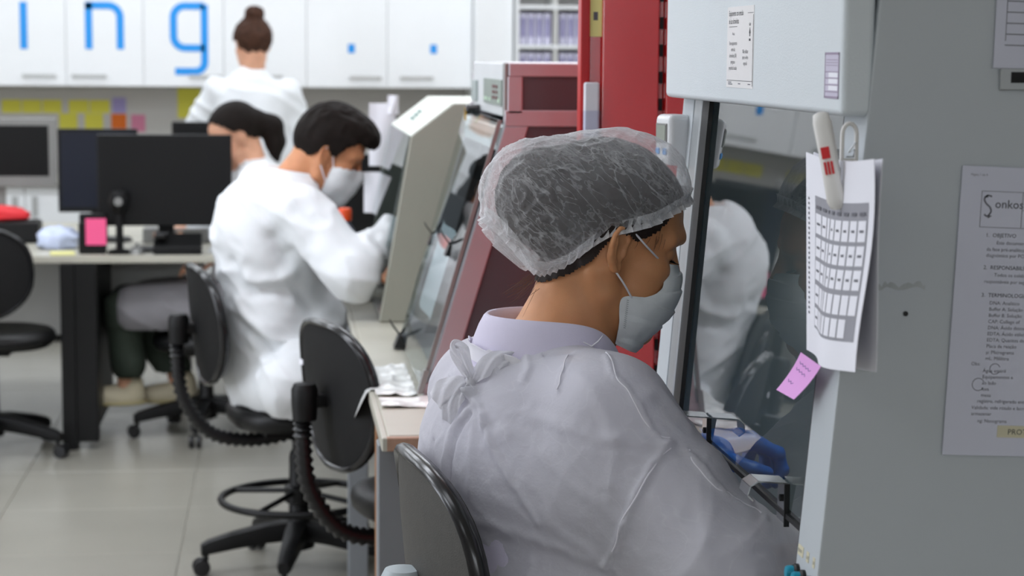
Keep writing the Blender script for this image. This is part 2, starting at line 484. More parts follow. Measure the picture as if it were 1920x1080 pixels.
note(-1.036, -0.939, 1.072, 1.169, 'yellow', 'square yellow note in the lower wall row, beside the orange note')
note(-0.888, -0.815, 1.172, 1.256, 'purple', 'purple note on the wall above the orange note')
note(-0.895, -0.814, 1.072, 1.168, 'orange', 'orange note on the wall beside the yellow notes')
note(-0.790, -0.714, 1.072, 1.164, 'pink', 'small pink note on the wall beside the orange note')
note(-0.540, -0.415, 1.146, 1.309, 'yellow', 'large yellow note on the wall beside the standing person')
note(-2.3, -1.62, 1.13, 1.235, 'yellow', 'long yellow sheet on the wall beyond the row of notes')

# ---- back counter, tall cabinet and binder shelves
t = MB().bb(-3.6, 1.02, 10.28, 10.895, 0.82, 0.85).build('back_worktop', M['laminate'], bevel=.003, seg=1); tag(t, 'long pale worktop running along the back wall below the notes', 'worktop')
for k in range(7):
    x0 = -3.6 + .66 * k
    t = thing('base_cabinet', f'white base cabinet under the back worktop, {["nearest the tall cabinet", "second from the tall cabinet", "third from the tall cabinet", "fourth from the tall cabinet", "fifth from the tall cabinet", "sixth from the tall cabinet", "nearest the far left wall"][6 - k]}', 'cabinet', (x0 + .33, 10.33, 0), 0, 'base cabinets under the back worktop')
    MB().bb(-.328, .328, .02, .55, .08, .818).build('carcass', M['white_dim'], t)
    for s in (-1, 1):
        d = MB().bb(-.325 if s < 0 else .002, -.002 if s < 0 else .325, 0, .018, .09, .81).build('door', M['white_board'], t, bevel=.0015, seg=1)
        MB().bb(s * .05 - .012, s * .05 + .012, -.012, 0, .66, .76).build('handle', M['handle'], d)
    MB().bb(-.32, .32, .06, .5, 0, .08).build('plinth', M['black_plastic'], t)
t = thing('tall_cabinet', 'tall white cabinet standing beside the binder shelves', 'cabinet', (1.133, 10.35, 0))
MB().bb(-.099, .095, .02, .54, 0, 2.2).build('carcass', M['white_board'], t)
d = MB().bb(-.097, .093, 0, .018, .08, 2.19).build('door', M['white_board'], t, bevel=.0015, seg=1)
MB().bb(-.085, -.07, -.015, 0, .95, 1.1).build('handle', M['handle'], d)
t = thing('binder_shelf', 'white open shelf unit full of pale binders', 'shelf', (1.44, 10.3, 0))
MB().bb(-.203, -.188, 0, .4, .0, 2.2).build('side_panel', M['white_board'], t)
MB().bb(.188, .203, 0, .4, .0, 2.2).build('side_panel', M['white_board'], t)
MB().bb(-.188, .188, .385, .4, 0, 2.2).build('back_panel', M['white_dim'], t)
SH = [.06, .45, .84, 1.33, 1.535, 1.74, 1.98, 2.18]
for z in SH: MB().bb(-.187, .187, 0.002, .384, z, z + .02).build('shelf_board', M['white_board'], t)
MB().bb(-.003, .015, .004, .385, 1.35, 1.98).build('divider', M['white_dim'], t)
M['binder'] = mat('pale_binder', (214, 212, 232), 0.5, var=0.04)
M['binder_label'] = mat('binder_spine_label', (150, 146, 186), 0.6, var=0.1)
b0 = None
for z, nm in ((1.35, 'lower'), (1.555, 'upper')):
    for k in range(8):
        x = 1.44 + (-.163 + .043 * k if k < 4 else -.125 + .043 * k)
        lab = f'{ORD[k] if k < 5 else ["sixth", "seventh", "eighth"][k - 5]} pale binder from the tall cabinet, on the {nm} binder row'
        if b0 is None:
            b0 = thing('binder', lab, 'binder', (x, 10.33, z), 0, 'binders on the shelf unit')
            MB().bb(-.019, .019, 0, .24, 0.001, .165).build('cover', M['binder'], b0, bevel=.003, seg=1)
            MB().bb(-.012, .012, -.001, 0.001, .04, .14).build('spine_label', M['binder_label'], b0)
        else: dup(b0, (x, 10.33 + .004 * (k % 3), z), None, lab)

# ================================================================== BENCH AND ISLAND DESK
t = thing('lab_bench', 'long pale lab bench with wood edging and grey steel legs', 'bench', (0.2, 3.69, 0))
MB().prism([(.004, .004), (.34, .004), (.34, .40), (1.35, .40), (1.35, 6.0), (.004, 6.0)], 2, .752, .78).build('bench_top', M['laminate'], t, bevel=.003, seg=1)
MB().bb(0.0, .34, -.012, .004, .752, .7785).build('end_edging', M['wood_edge'], t, bevel=.002, seg=1)
MB().bb(-.008, .004, -.012, 6.0, .752, .7785).build('front_edging', M['laminate'], t, bevel=.002, seg=1)
for y in (.06, 1.7, 3.5, 5.6):
    MB().bb(-.012, .044, y, y + .06, 0, .752).build('leg', M['grey_leg'], t, bevel=.003, seg=1)
    x1 = .28 if y < .1 else 1.1
    MB().bb(x1, x1 + .05, y, y + .05, 0, .752).build('leg', M['grey_leg'], t, bevel=.003, seg=1)
    MB().bb(.05, x1, y + .01, y + .05, .70, .75).build('crossbar', M['grey_leg'], t)
MB().bb(-.004, .014, .3, .34, .35, .75).build('support_strip', M['wood_brown'], t, bevel=.002, seg=1)

t = thing('island_desk', 'pale topped desk with black panel legs and dark monitors on it', 'desk', (-0.9, 7.5, 0))
MB().bb(-1.6, .66, 0, .75, .712, .74).build('desk_top', M['laminate'], t, bevel=.004, seg=2)
for x in (-1.5, .09):
    lg = MB().bb(x, x + .13, .0, .06, .03, .712).bb(x - .005, x + .05, -.01, .1, 0, .712).build('leg', M['black_metal'], t, bevel=.006, seg=2)
    MB().bb(x + .05, x + .13, .06, .68, .08, .712).build('leg_panel', M['black_metal'], t, bevel=.004, seg=1)
MB().bb(-1.33, .6, .66, .68, .35, .712).build('modesty_panel', M['white_dim'], t)
t = thing('second_desk', 'desk behind the island desk carrying the silver monitor', 'desk', (-1.3, 8.28, 0))
MB().bb(-1.2, .95, 0, .7, .712, .74).build('desk_top', M['laminate'], t, bevel=.004, seg=1)
for x in (-1.15, .85): MB().bb(x, x + .06, .05, .65, 0, .712).build('leg', M['black_metal'], t, bevel=.004, seg=1)

def monitor(x0, x1, y, z0, z1, zdesk, label, screen, frame, bez=.014, rz=0, arms=True):
    w, h = x1 - x0, z1 - z0
    t = thing('monitor', label, 'monitor', ((x0 + x1) / 2, y, zdesk), rz)
    zc = z0 - zdesk
    MB().bb(-w / 2, w / 2, 0, .03, zc, zc + h).build('casing', frame, t, bevel=.005, seg=2)
    MB().bb(-w / 2 + bez, w / 2 - bez, -.0012, .001, zc + bez * 1.5, zc + h - bez).build('screen', screen, t)
    MB().bb(-.1, .1, .03, .055, zc + h * .25, zc + h * .75).build('rear_housing', frame, t, bevel=.01, seg=2)
    MB().bb(-.03, .03, .05, .075, 0.012, zc + h * .5).build('stand', frame, t, bevel=.004, seg=1)
    MB().prism([(-.11, -.02), (.11, -.02), (.13, .04), (.11, .14), (-.11, .14), (-.13, .04)], 2, 0, .012).build('stand_base', frame, t, bevel=.003, seg=1)
    return t
monitor(-.684, -.176, 7.64, .84, 1.189, .74, 'large black monitor beside the seated dark haired person', M['screen'], M['black_plastic'])
monitor(-.875, -.56, 8.05, .86, 1.195, .74, 'bluish dark monitor half hidden behind the large black monitor', M['screen_navy'], M['black_plastic'])
monitor(-1.42, -.925, 8.46, .935, 1.222, .74, 'dark monitor with wide silver frame at the yellow notes', M['screen'], M['silver'], bez=.03)
monitor(-.46, -.12, 8.75, .88, 1.2, .74, 'black monitor showing just its top behind the large monitor', M['screen'], M['black_plastic'])

# small things on the island desk
ZD = .7405
o = MB().box((0, 0, .004), (.09, .09, .008)).build('note_pad', M['note_paleyellow'], loc=(-.81, 7.56, ZD), bevel=.001, seg=1); o.rotation_euler.z = .15; tag(o, 'pale yellow note pad at the front edge of the desk', 'note pad')
def crumple(name, c, r, m, label, cat, seed=0, group=None):
    n, k = 22, 14; P = []
    for i in range(k + 1):
        th = PI * i / k; row = []
        for j in range(n):
            ph = 2 * PI * j / n; row.append((math.sin(th) * math.cos(ph), math.sin(th) * math.sin(ph), math.cos(th)))
        P.append(row)
    Q = np.array(P); f = 0.75 + .5 * ridged(Q.reshape(-1, 3) * 2.1 + seed).reshape(k + 1, n)
    Q = Q * f[..., None] * np.array(r); Q[..., 2] = np.maximum(Q[..., 2], -r[2] * .6) + r[2] * .6
    o = MB().grid(Q.tolist(), closed=True).build(name, m, loc=c, angle=50); return tag(o, label, cat, group)
M['plastic_bag'] = mat('thin_blue_white_plastic', (196, 206, 232), 0.25, var=0.12, vscale=18)
crumple('plastic_bag', (-.85, 7.80, ZD), (.075, .08, .05), M['plastic_bag'], 'crumpled bluish plastic bag on the desk by the yellow pad', 'bag', 3)
t = thing('desk_organizer', 'black desk organizer carrying a bright pink note', 'organizer', (-.70, 7.56, ZD))
MB().bb(-.05, .05, 0, .07, 0, .12).bb(-.05, .05, .035, .07, 0, .15).build('box', M['black_plastic'], t, bevel=.004, seg=1)
o = MB().bb(-.038, .038, -.0015, .0005, -.05, .05).build('sticky_note', M['note_hotpink'], loc=(-.684, 7.5545, ZD + .085), smooth=False); tag(o, 'bright pink note stuck on the black desk organizer', 'note')
t = thing('desk_webcam', 'black round topped stand in front of the large monitor', 'webcam', (-.598, 7.575, ZD))
MB().lathe([(.045, 0), (.045, .012), (.014, .02), (.014, .15), (.03, .17), (.04, .2), (.03, .235), (.005, .245)]).build('stand', M['black_plastic'], t)
MB().lathe([(.0, 0), (.016, 0), (.016, .006), (.002, .007)], (0, -.036, .2), 16, rotm(rx=PI / 2)).build('lens', M['silver'], t)
t = thing('desk_phone', 'black desk phone below the large monitor', 'phone', (-.38, 7.572, ZD))
MB().prism([(-.05, 0), (.05, 0), (.05, .075), (-.05, .03)], 0, -.09, .09).build('body', M['black_plastic'], t, bevel=.004, seg=2)
MB().bb(-.085, -.04, -.045, .05, .06, .085).build('handset', M['black_gloss'], t, bevel=.008, seg=2)
t = thing('computer_mouse', 'silver mouse on the desk next to the black stand', 'mouse', (-.535, 7.58, ZD))
MB().grid([[(.03 * math.sin(a) * math.cos(b), .05 * math.sin(a) * math.sin(b), .03 * max(0, math.cos(a))) for b in np.linspace(0, 2 * PI, 16, endpoint=False)] for a in np.linspace(0, PI / 2, 7)], closed=True).build('shell', M['silver'], t)
MB().lathe([(.008, -.004), (.01, -.003), (.01, .003), (.008, .004)], (0, .025, .027), 12, rotm(ry=PI / 2)).build('wheel', M['black_plastic'], t)
o = MB().bb(-.14, .12, 0, .1, 0, .06).build('document_tray', M['silver'], loc=(-.40, 7.98, ZD), bevel=.006, seg=2); tag(o, 'grey box standing beneath the large black monitor', 'box')
M['red_cloth'] = mat('red_cloth', (206, 22, 34), 0.6, var=0.1)
crumple('red_bag', (-1.14, 8.08, .826), (.13, .06, .035), M['red_cloth'], 'flat red pouch lying on the black box under the silver framed monitor', 'bag', 5)
o = MB().bb(-.16, .15, 0, .16, 0, .085).build('black_box', M['black_plastic'], loc=(-1.10, 8.0, ZD), bevel=.012, seg=2); tag(o, 'black box on the desk beside the bluish monitor', 'box')
# ================================================================== STOOLS
def backrest(t, zc, xc, shell='shell', w=.40, h=.33, recline=.10):
    nA, nR = 40, 8; e = 2.7
    def outl(a, rho):
        c, s = math.cos(a), math.sin(a)
        y = math.copysign(abs(c) ** (2 / e), c) * w / 2 * rho; z = math.copysign(abs(s) ** (2 / e), s) * h / 2 * rho
        if z < 0: y *= 1 - .25 * (z / (h / 2)) ** 2
        return y, z
    def pt(y, z, d): return (xc + .75 * y * y - recline * z + d, y, zc + z)
    A = [2 * PI * i / nA for i in range(nA)]
    def layer(d0, d1, pw): return [[pt(*outl(a, r / nR + 1e-3), d0 + (d1 - d0) * (r / nR) ** pw) for a in A] for r in range(nR + 1)]
    m = MB(); m.grid(layer(-.016, -.008, 3), closed=True); m.grid(layer(0.0, .0, 1), closed=True); m.grid([layer(-.016, -.008, 3)[-1], layer(0, 0, 1)[-1]], closed=True)
    sh = m.build('backrest_shell', M[shell], t, angle=50)
    m = MB(); m.grid(layer(.036, .012, 4), closed=True); m.grid([layer(.036, .012, 4)[-1], [pt(*outl(a, .985), .0) for a in A]], closed=True)
    m.build('backrest_cushion', M['leather'], t, angle=60)
    ring = [pt(*outl(a, 1.0), -.002) for a in A]
    m = MB(); n = 8; P = []
    for i, a in enumerate(A):
        p = Vector(ring[i]); y, z = outl(a, 1.0); o = Vector((0, y, z)).normalized(); x = Vector((1, 0, 0))
        P.append([tuple(p + o * math.cos(q) * .009 + x * math.sin(q) * .013) for q in np.linspace(0, 2 * PI, n, endpoint=False)])
    P.append(P[0]); m.grid(P, closed=True).build('backrest_rim', M['black_gloss'], t, angle=60)
    return sh

M['shell_dusty'] = mat('dusty_black_shell', (58, 56, 52), 0.6, var=0.12, vscale=60, bump=0.25, bscale=500)
M['shell'] = mat('grey_black_shell', (20, 20, 21), 0.62, spec=0.25, var=0.1, vscale=60, bump=0.25, bscale=500)
M['leather'] = mat('black_vinyl', (14, 14, 15), 0.42, spec=0.35, var=0.05, bump=0.1, bscale=400)
M['knob_grey'] = mat('pale_grey_knob', (176, 186, 190), 0.45)
M['caster'] = mat('caster_black', (18, 18, 20), 0.4)

def stool(name, label, cat, loc, rz, zs, ring=False, sticker=False, seat_r=.205, group='black office stools with bellows arms', base_rot=0.0, knob='black_plastic', shell='shell', kx=-.345, kz=.225):
    t = thing(name, label, cat, loc, rz, group)
    for k in range(5):
        a = base_rot + 2 * PI * k / 5; c, s = math.cos(a), math.sin(a); R = rotm(rz=a)
        P = []
        for r, z, w, h in ((.02, .125, .034, .03), (.10, .118, .032, .028), (.2, .10, .026, .024), (.265, .085, .022, .02), (.285, .078, .016, .016)):
            P.append([(r, w * yy, z + h * zz) for yy, zz in ((-.8, -1), (.8, -1), (1, -.3), (.8, .8), (.3, 1), (-.3, 1), (-.8, .8), (-1, -.3))])
        P = (np.array(P) @ R.T).tolist()
        m = MB(); m.grid(P, closed=True); m.add(P[-1], [tuple(range(8))])
        lg = m.build('leg', M['black_plastic'], t, angle=40)
        m = MB(); m.lathe([(.009, .045), (.009, .075)], (.272 * c, .272 * s, 0), 10)
        for sd in (-1, 1):
            m.lathe([(.012, -.009), (.024, -.008), (.0255, 0), (.024, .008), (.012, .009)], ((.285) * c - s * sd * .014, .285 * s + c * sd * .014, .0265), 16, R @ rotm(rx=PI / 2))
        m.build('caster', M['caster'], lg, angle=50)
    MB().lathe([(.02, .06), (.045, .07), (.048, .14), (.03, .16), (.028, .34), (.026, .35), (.019, .36), (.019, zs - .08)], n=20).build('column', M['black_metal'], t, angle=45)
    if ring:
        P = [[((.225 + .011 * math.cos(q)) * math.cos(a), (.225 + .011 * math.cos(q)) * math.sin(a), .215 + .011 * math.sin(q)) for q in np.linspace(0, 2 * PI, 8, endpoint=False)] for a in np.linspace(0, 2 * PI, 49)]
        m = MB().grid(P, closed=True)
        for k in range(4):
            a = PI / 4 + PI / 2 * k
            m.tube([(.03 * math.cos(a), .03 * math.sin(a), .235), (.22 * math.cos(a), .22 * math.sin(a), .215)], .008, 8)
        m.lathe([(.03, .2), (.042, .205), (.042, .25), (.03, .255)], n=16)
        m.build('foot_ring', M['black_metal'], t, angle=50)
    m = MB().bb(-.12, .1, -.09, .09, zs - .085, zs - .062).build('seat_plate', M['black_metal'], t, bevel=.004, seg=1)
    P = []
    for r, z in ((.0, -.062), (.8, -.062), (.93, -.058), (.985, -.045), (1.0, -.028), (.985, -.014), (.93, -.003), (.8, 0.004), (.5, -.004), (0.01, -.008)):
        row = []
        for i in range(40):
            a = 2 * PI * i / 40; c, s = math.cos(a), math.sin(a); q = 2 / 2.5
            row.append((math.copysign(abs(c) ** q, c) * seat_r * max(r, .01), math.copysign(abs(s) ** q, s) * seat_r * 1.04 * max(r, .01), zs + z))
        P.append(row)
    MB().grid(P, closed=True).build('seat', M['leather'], t, angle=60)
    # bellows arm from under the seat up to the backrest
    pts = catmull([(.0, 0, zs - .09), (-.14, 0, zs - .105), (-.26, 0, zs - .075), (-.335, 0, zs + .03), (-.35, 0, zs + .15), (-.345, 0, zs + .215)], 12)
    rs = [.019 + .0035 * math.cos(2 * PI * i / 2) for i in range(len(pts))]
    MB().tube(pts, rs, 12).build('bellows_arm', M['caster'], t, angle=80)
    MB().lathe([(.012, -.045), (.027, -.04), (.03, 0), (.03, .03), (.024, .042), (.005, .045)], (kx, 0, zs + kz), 20).build('adjusting_knob', M[knob], t, angle=40)
    MB().bb(kx + .004, -.285, -.022, .022, zs + kz - .012, zs + kz + .016).build('bracket', M['black_metal'], t, bevel=.004, seg=1)
    sh = backrest(t, zs + .236, -.285, shell)
    if sticker:
        MB().box((-.3128, .10, zs + .30), (.002, .02, .012)).build('sticker', M['paper'], sh)
    return t

stool('lab_stool', 'black stool whose glossy rimmed backrest touches the white gown', 'stool', (.478, 2.655, 0), math.radians(9), .562, knob='knob_grey', shell='shell_dusty', kx=-.318, kz=.205)
stool('lab_stool', 'empty black stool with round seat tucked under the bench end', 'stool', (.378, 4.505, 0), math.radians(21), .5, sticker=True)
stool('lab_stool', 'black stool with a foot ring, taken by the short haired person', 'stool', (.055, 5.67, 0), math.radians(13), .5, ring=True, base_rot=.55)
stool('lab_stool', 'black stool under the seated dark haired person at the desk', 'stool', (-.287, 7.78, 0), math.radians(180), .41, base_rot=.2)
stool('lab_stool', 'empty black chair pushed to the left end of the desk', 'stool', (-1.07, 7.46, 0), math.radians(88), .47, base_rot=.6, seat_r=.23)

# ================================================================== BIOSAFETY CABINET
M['cab'] = mat('cabinet_grey_paint', (212, 219, 223), 0.42, var=0.015, vscale=4, bump=0.25, bscale=700)
M['cab_side'] = mat('cabinet_side_paint', (186, 192, 196), 0.45, var=0.03, vscale=2.5)
M['alu'] = mat('aluminium_profile', (176, 180, 182), 0.35, 0.5, var=0.03)
M['gasket'] = mat('black_gasket', (14, 14, 15), 0.5)
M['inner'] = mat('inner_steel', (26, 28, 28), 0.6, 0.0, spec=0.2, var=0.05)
M['glass'] = glass('sash_glass', (240, 246, 245), ior=3.3)
M['teal'] = mat('teal_button', (10, 140, 168), 0.35)
M['masking'] = mat('yellowed_label_tape', (206, 200, 172), 0.6, var=0.06)
def SX(z): return .617 + .083 * (z - 1.14)
bsc = thing('biosafety_cabinet', 'large grey biosafety cabinet with slanted glass sash and papers on its side', 'lab cabinet', (0, 0, 0))
def slab(d0, d1, z0, z1): return [(SX(z0) + d0, z0), (SX(z0) + d1, z0), (SX(z1) + d1, z1), (SX(z1) + d0, z1)]
side = [(SX(.62), .62), (1.42, .62), (1.42, 2.25), (.655, 2.25), (.655, 1.60), (SX(1.44), 1.44)]
MB().prism(side, 1, 2.11, 2.20).build('near_side_panel', M['cab_side'], bsc, bevel=.004, seg=2)
MB().prism(side, 1, 3.02, 3.10).build('far_side_panel', M['cab_side'], bsc, bevel=.004, seg=2)
hp = MB().bb(.612, .650, 2.112, 3.10, 1.436, 2.25).build('front_housing', M['cab'], bsc, bevel=.008, seg=3)
MB().bb(.652, 1.42, 2.2, 3.02, 1.47, 2.25).build('top_housing', M['cab'], bsc)
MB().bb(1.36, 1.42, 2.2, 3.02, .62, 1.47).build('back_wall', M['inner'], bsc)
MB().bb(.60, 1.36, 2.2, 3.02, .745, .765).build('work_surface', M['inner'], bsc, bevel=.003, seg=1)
MB().prism([(SX(.69) + .004, .69), (.66, .69), (.66, .765), (SX(.765) + .004, .765)], 1, 2.2, 3.02).build('lower_front', M['cab'], bsc, bevel=.003, seg=1)
MB().bb(.66, 1.42, 2.2, 3.02, .70, .745).build('base_tray', M['cab_side'], bsc, bevel=.004, seg=1)
for x in (.68, 1.36):
    for y in (2.16, 3.05):
        MB().bb(x - .025, x + .025, y - .025, y + .025, 0, .62).build('stand_leg', M['grey_leg'], bsc, bevel=.003, seg=1)
sash = MB().prism(slab(.012, .017, .948, 1.468), 1, 2.205, 3.015).build('sash_pane', M['glass'], bsc, smooth=False)
MB().prism(slab(.002, .016, .93, 1.436), 1, 2.972, 3.02).build('sash_rail', M['alu'], bsc, bevel=.002, seg=1)
MB().prism(slab(.004, .011, .935, 1.436), 1, 2.925, 2.971).build('gasket_strip', M['gasket'], bsc)
MB().prism(slab(.004, .016, .93, 1.436), 1, 2.2, 2.212).build('gasket_strip', M['gasket'], bsc)
MB().prism(slab(.0095, .0195, .943, .949), 1, 2.205, 2.925).build('sash_edge', M['gasket'], sash)
for y0 in (2.300, 2.740):
    g = MB()
    zb = .948; x = SX(zb)
    prof = [(x + .0112, .934), (x + .0125, .985), (x - .024, .988), (x - .034, .982), (x - .037, .971), (x - .030, .964)]
    th = .0018; up = [(a - .0 + (.0 if i < 2 else 0), b) for i, (a, b) in enumerate(prof)]
    inn = [(a + th * (1 if i < 1 else .3), b - th) for i, (a, b) in enumerate(prof)]
    for i in range(len(prof) - 1):
        a, b = prof[i], prof[i + 1]; d = Vector((b[0] - a[0], b[1] - a[1])).normalized(); nx, nz = -d.y * th / 2, d.x * th / 2
        g.prism([(a[0] + nx, a[1] + nz), (b[0] + nx, b[1] + nz), (b[0] - nx, b[1] - nz), (a[0] - nx, a[1] - nz)], 1, y0, y0 + .042)
    g.build('sash_grip', M['steel'], sash, smooth=False)
    MB().lathe([(.0045, 0), (.0045, .003), (.001, .004)], (x + .0110, y0 + .021, .963), 10, rotm(ry=-PI / 2)).build('grip_slot', M['gasket'], sash)
    MB().bb(x + .008, x + .0145, y0 - .0035, y0 - .0005, .932, .985).build('grip_gasket', M['gasket'], sash)
MB().bb(.84, .96, 2.4, 2.98, 1.452, 1.47).build('fill_light_box', M['white_board'], bsc, bevel=.003, seg=1)  # added box for the fill light on the glove
hl_ = area('glove_fill_light', (.90, 2.70, 1.449), (.08, .5), 0.7, (.95, 1.0, 1.0)); hl_.data.spread = math.radians(75)  # unseen lamp, added to brighten the glove and the gown's front
# control buttons on the near column, with their tape labels
nrm = Vector((-1, 0, .083)).normalized(); Rb = np.array(Vector((0, 0, 1)).rotation_difference(nrm).to_matrix())
for k, y in enumerate((2.186, 2.158, 2.130)):
    z = .905; c = (SX(z), y, z)
    b = MB().lathe([(.0105, 0), (.0105, .004), (.0085, .0065), (.008, .004)], c, 20, Rb).build('button_ring', M['gasket'], bsc)
    MB().lathe([(.0079, .001), (.0079, .012), (.0065, .0145), (.001, .015)], c, 20, Rb).build('button_cap', M['teal'], b)
for y, w, s_ in ((2.182, .022, 'FLUXO'), (2.152, .010, 'LUZ'), (2.126, .008, 'UV')):
    z = .932
    p = MB().prism([(SX(z - .006) - .0006, z - .006), (SX(z - .006) + .001, z - .006), (SX(z + .006) + .001, z + .006), (SX(z + .006) - .0006, z + .006)], 1, y - w / 2, y + w / 2).build('button_label', M['masking'], bsc, smooth=False)
    text(s_, .0055, M['ink_soft'], p, (SX(z - .002) - .0008, y + w / 2 - .0012, z - .002), (PI / 2 - .083, 0, -PI / 2), 'label_text', sx=.9)
MB().lathe([(.0028, 0), (.0028, .002), (.001, .0024)], (.692, 2.11, 1.218), 12, rotm(rx=PI / 2)).build('screw', M['gasket'], bsc)
# scuffed tape residue on the side panel
M['residue'] = mat('tape_residue', (170, 174, 175), 0.7, var=0.12, vscale=60)
crd = [(.640 + .072 * u + .004 * math.sin(9 * u), 1.248 + .002 * math.sin(17 * u)) for u in np.linspace(0, 1, 20)]
MB().prism([(a, b + .001 + .0045 * abs(math.sin(i * 2.1))) for i, (a, b) in enumerate(crd)] + [(a, b - .002) for a, b in crd[::-1]], 1, 2.1097, 2.1102).build('tape_residue', M['residue'], bsc, smooth=False)

# printed notices on the front housing  (plane x = .612, seen from -x: text runs towards -y)
def notice_x(y0, y1, z0, z1, x, label, m, tilt=0):
    o = MB().bb(-.0006, 0, y0 - y1, 0, z0 - z1, 0).build('printed_notice', m, loc=(x, y1, z1), smooth=False)
    o.rotation_euler.x = tilt
    return tag(o, label, 'notice')
M['label'] = mat('off_white_label', (226, 224, 224), 0.6, var=0.03)
nx = notice_x(2.517, 2.668, 1.459, 1.567, .6120, 'white printed warning notice with a lamp symbol on the cabinet front', M['label'])
RX = (PI / 2, 0, -PI / 2); xi = -.0009
def tx(body, size, y, z, p, m='ink', sx=1.0, al='LEFT', line=1.0): return text(body, size, M[m], p, (xi, y, z), RX, 'printed_text', al, sx, 1.0, line)
tx('Equipamento com emissão', .0104, -.010, -.012, nx, sx=.74); tx('de Luz ultravioleta', .0104, -.010, -.0225, nx, sx=.74)
tx('Aviso', .0062, -.038, -.038, nx, 'ink_soft', al='CENTER')
tx('Este equipamento\nemite luz\nultravioleta (UV)\nperigosa e\nprejudicial à saúde', .0074, -.037, -.051, nx, al='CENTER', line=1.12, sx=.85)
tx('Não utilizar\nsem o vidro\nespecial', .0074, -.108, -.062, nx, al='CENTER', line=1.05, sx=.9)
m = MB()
for a, b, z in ((-.118, -.148, -.0095), (-.012, -.058, -.0265), (-.004, -.148, -.0985)): m.bb(-.0009, -.0006, b, a, z - .0003, z + .0003)
m.bb(-.0009, -.0006, -.1495, -.1485, -.105, -.012).build('rule_lines', M['ink'], nx, smooth=False)
m = MB()
m.prism([(-.131, -.028), (-.135, -.036), (-.133, -.036), (-.133, -.040), (-.129, -.040), (-.129, -.036), (-.127, -.036)], 0, -.0009, -.0006)
m.bb(-.0009, -.0006, -.135, -.127, -.046, -.043)
for a in (-.5, 0, .5): m.box((-.00075, -.131 + .007 * math.sin(a), -.026 + .006 * math.cos(a) - .004), (.0003, .0006, .004), rotm(rx=-a))
m.build('lamp_symbol', M['ink'], nx, smooth=False)
m = MB()
for a, b, z in ((-.012, -.03, -.101), (-.012, -.036, -.1035), (-.07, -.082, -.1025), (-.125, -.138, -.1025)): m.bb(-.0009, -.0006, b, a, z - .0006, z + .0006)
m.build('footer_marks', M['ink_soft'], nx, smooth=False)
M['label2'] = mat('lilac_label', (196, 190, 208), 0.6, var=0.03)
n2 = notice_x(2.120, 2.176, 1.455, 1.506, .6120, 'small lilac label with a data table at the cabinet front edge', M['label2'])
m = MB(); mw = MB()
for z in (0.0, -.0485): m.bb(-.0009, -.0005, -.056, 0, z - .0025, z)
m.bb(-.0009, -.0005, -.056, -.054, -.051, 0).bb(-.0009, -.0005, -.002, 0, -.051, 0)
for z in (-.021, -.028, -.0355, -.043): m.bb(-.0009, -.0006, -.054, -.002, z - .0012, z)
for z in (-.008, -.011, -.014): m.bb(-.0009, -.0006, -.05, -.006, z - .0007, z)
for z in (-.022, -.029, -.0365): mw.bb(-.00085, -.0006, -.052, -.016, z - .0055, z)
m.build('table_lines', mat('label_purple_grey', (150, 136, 158), 0.6), n2, smooth=False); mw.build('table_cells', M['paper'], n2, smooth=False)

# big laminated notice on the near side panel (faces the camera, plane y = 2.11)
def side_sheet(x0, z1, w, h, y, tilt, label, m):
    o = MB().bb(0, w, -.001, 0, -h, 0).build('laminated_notice', m, loc=(x0, y, z1), smooth=False, bevel=.0004, seg=1); o.rotation_euler.y = tilt
    return tag(o, label, 'notice')
ns = side_sheet(.751, 1.383, .21, .325, 2.1075, math.radians(2.2), 'large laminated procedure sheet with a boxed logo on the cabinet side', M['paper_grey'])
def ty(body, size, x, z, p, m='ink_soft', sx=1.0, line=1.0, name='printed_text'): return text(body, size, M[m], p, (x, -.0013, z), (PI / 2, 0, 0), name, 'LEFT', sx, 1.0, line)
m = MB()
for a, b, c, d in ((.024, .086, -.0275, -.027), (.024, .086, -.0675, -.067), (.024, .0245, -.0675, -.027), (.0715, .072, -.0675, -.027), (.086, .2, -.0275, -.027), (.072, .2, -.0475, -.047), (.086, .2, -.0675, -.067)): m.bb(a, b, -.0014, -.0009, c, d)
m.build('header_box', M['ink_soft'], ns, smooth=False)
ty('onkos', .0135, .040, -.0455, ns, 'ink', 1.0, name='logo_word')
m = MB(); sp = catmull([(.036, -.033), (.031, -.032), (.0275, -.036), (.030, -.041), (.0345, -.045), (.036, -.050), (.032, -.055), (.0285, -.053)], 6)
for i in range(len(sp) - 1):
    a, b = sp[i], sp[i + 1]; d = (b - a) / (np.linalg.norm(b - a) + 1e-9); q = np.array([-d[1], d[0]]) * .0009
    m.prism([tuple(a + q), tuple(b + q), tuple(b - q), tuple(a - q)], 1, -.0014, -.0009)
m.prism([(.027, -.0335), (.031, -.0310), (.0318, -.0345)], 1, -.0014, -.0009).prism([(.0375, -.0545), (.033, -.0575), (.0325, -.0535)], 1, -.0014, -.0009)
m.build('logo_mark', M['ink_soft'], ns, smooth=False)
ty('Página 1 de 4', .0036, .010, -.0105, ns)
ty('1.  OBJETIVO', .0062, .032, -.078, ns, 'ink'); ty('Este documento descreve o uso', .0056, .045, -.086, ns); ty('da fase pré-analítica e laboratorial\ndiagnóstico por PCR em tempo real.', .0056, .034, -.0935, ns, line=1.2)
ty('2.  RESPONSABILIDADES', .0062, .032, -.114, ns, 'ink'); ty('Todos os colaboradores', .0056, .045, -.122, ns); ty('responsáveis por seguir este POP.', .0056, .034, -.1295, ns)
ty('3.  TERMINOLOGIAS, DEFINIÇÕES', .0062, .032, -.145, ns, 'ink')
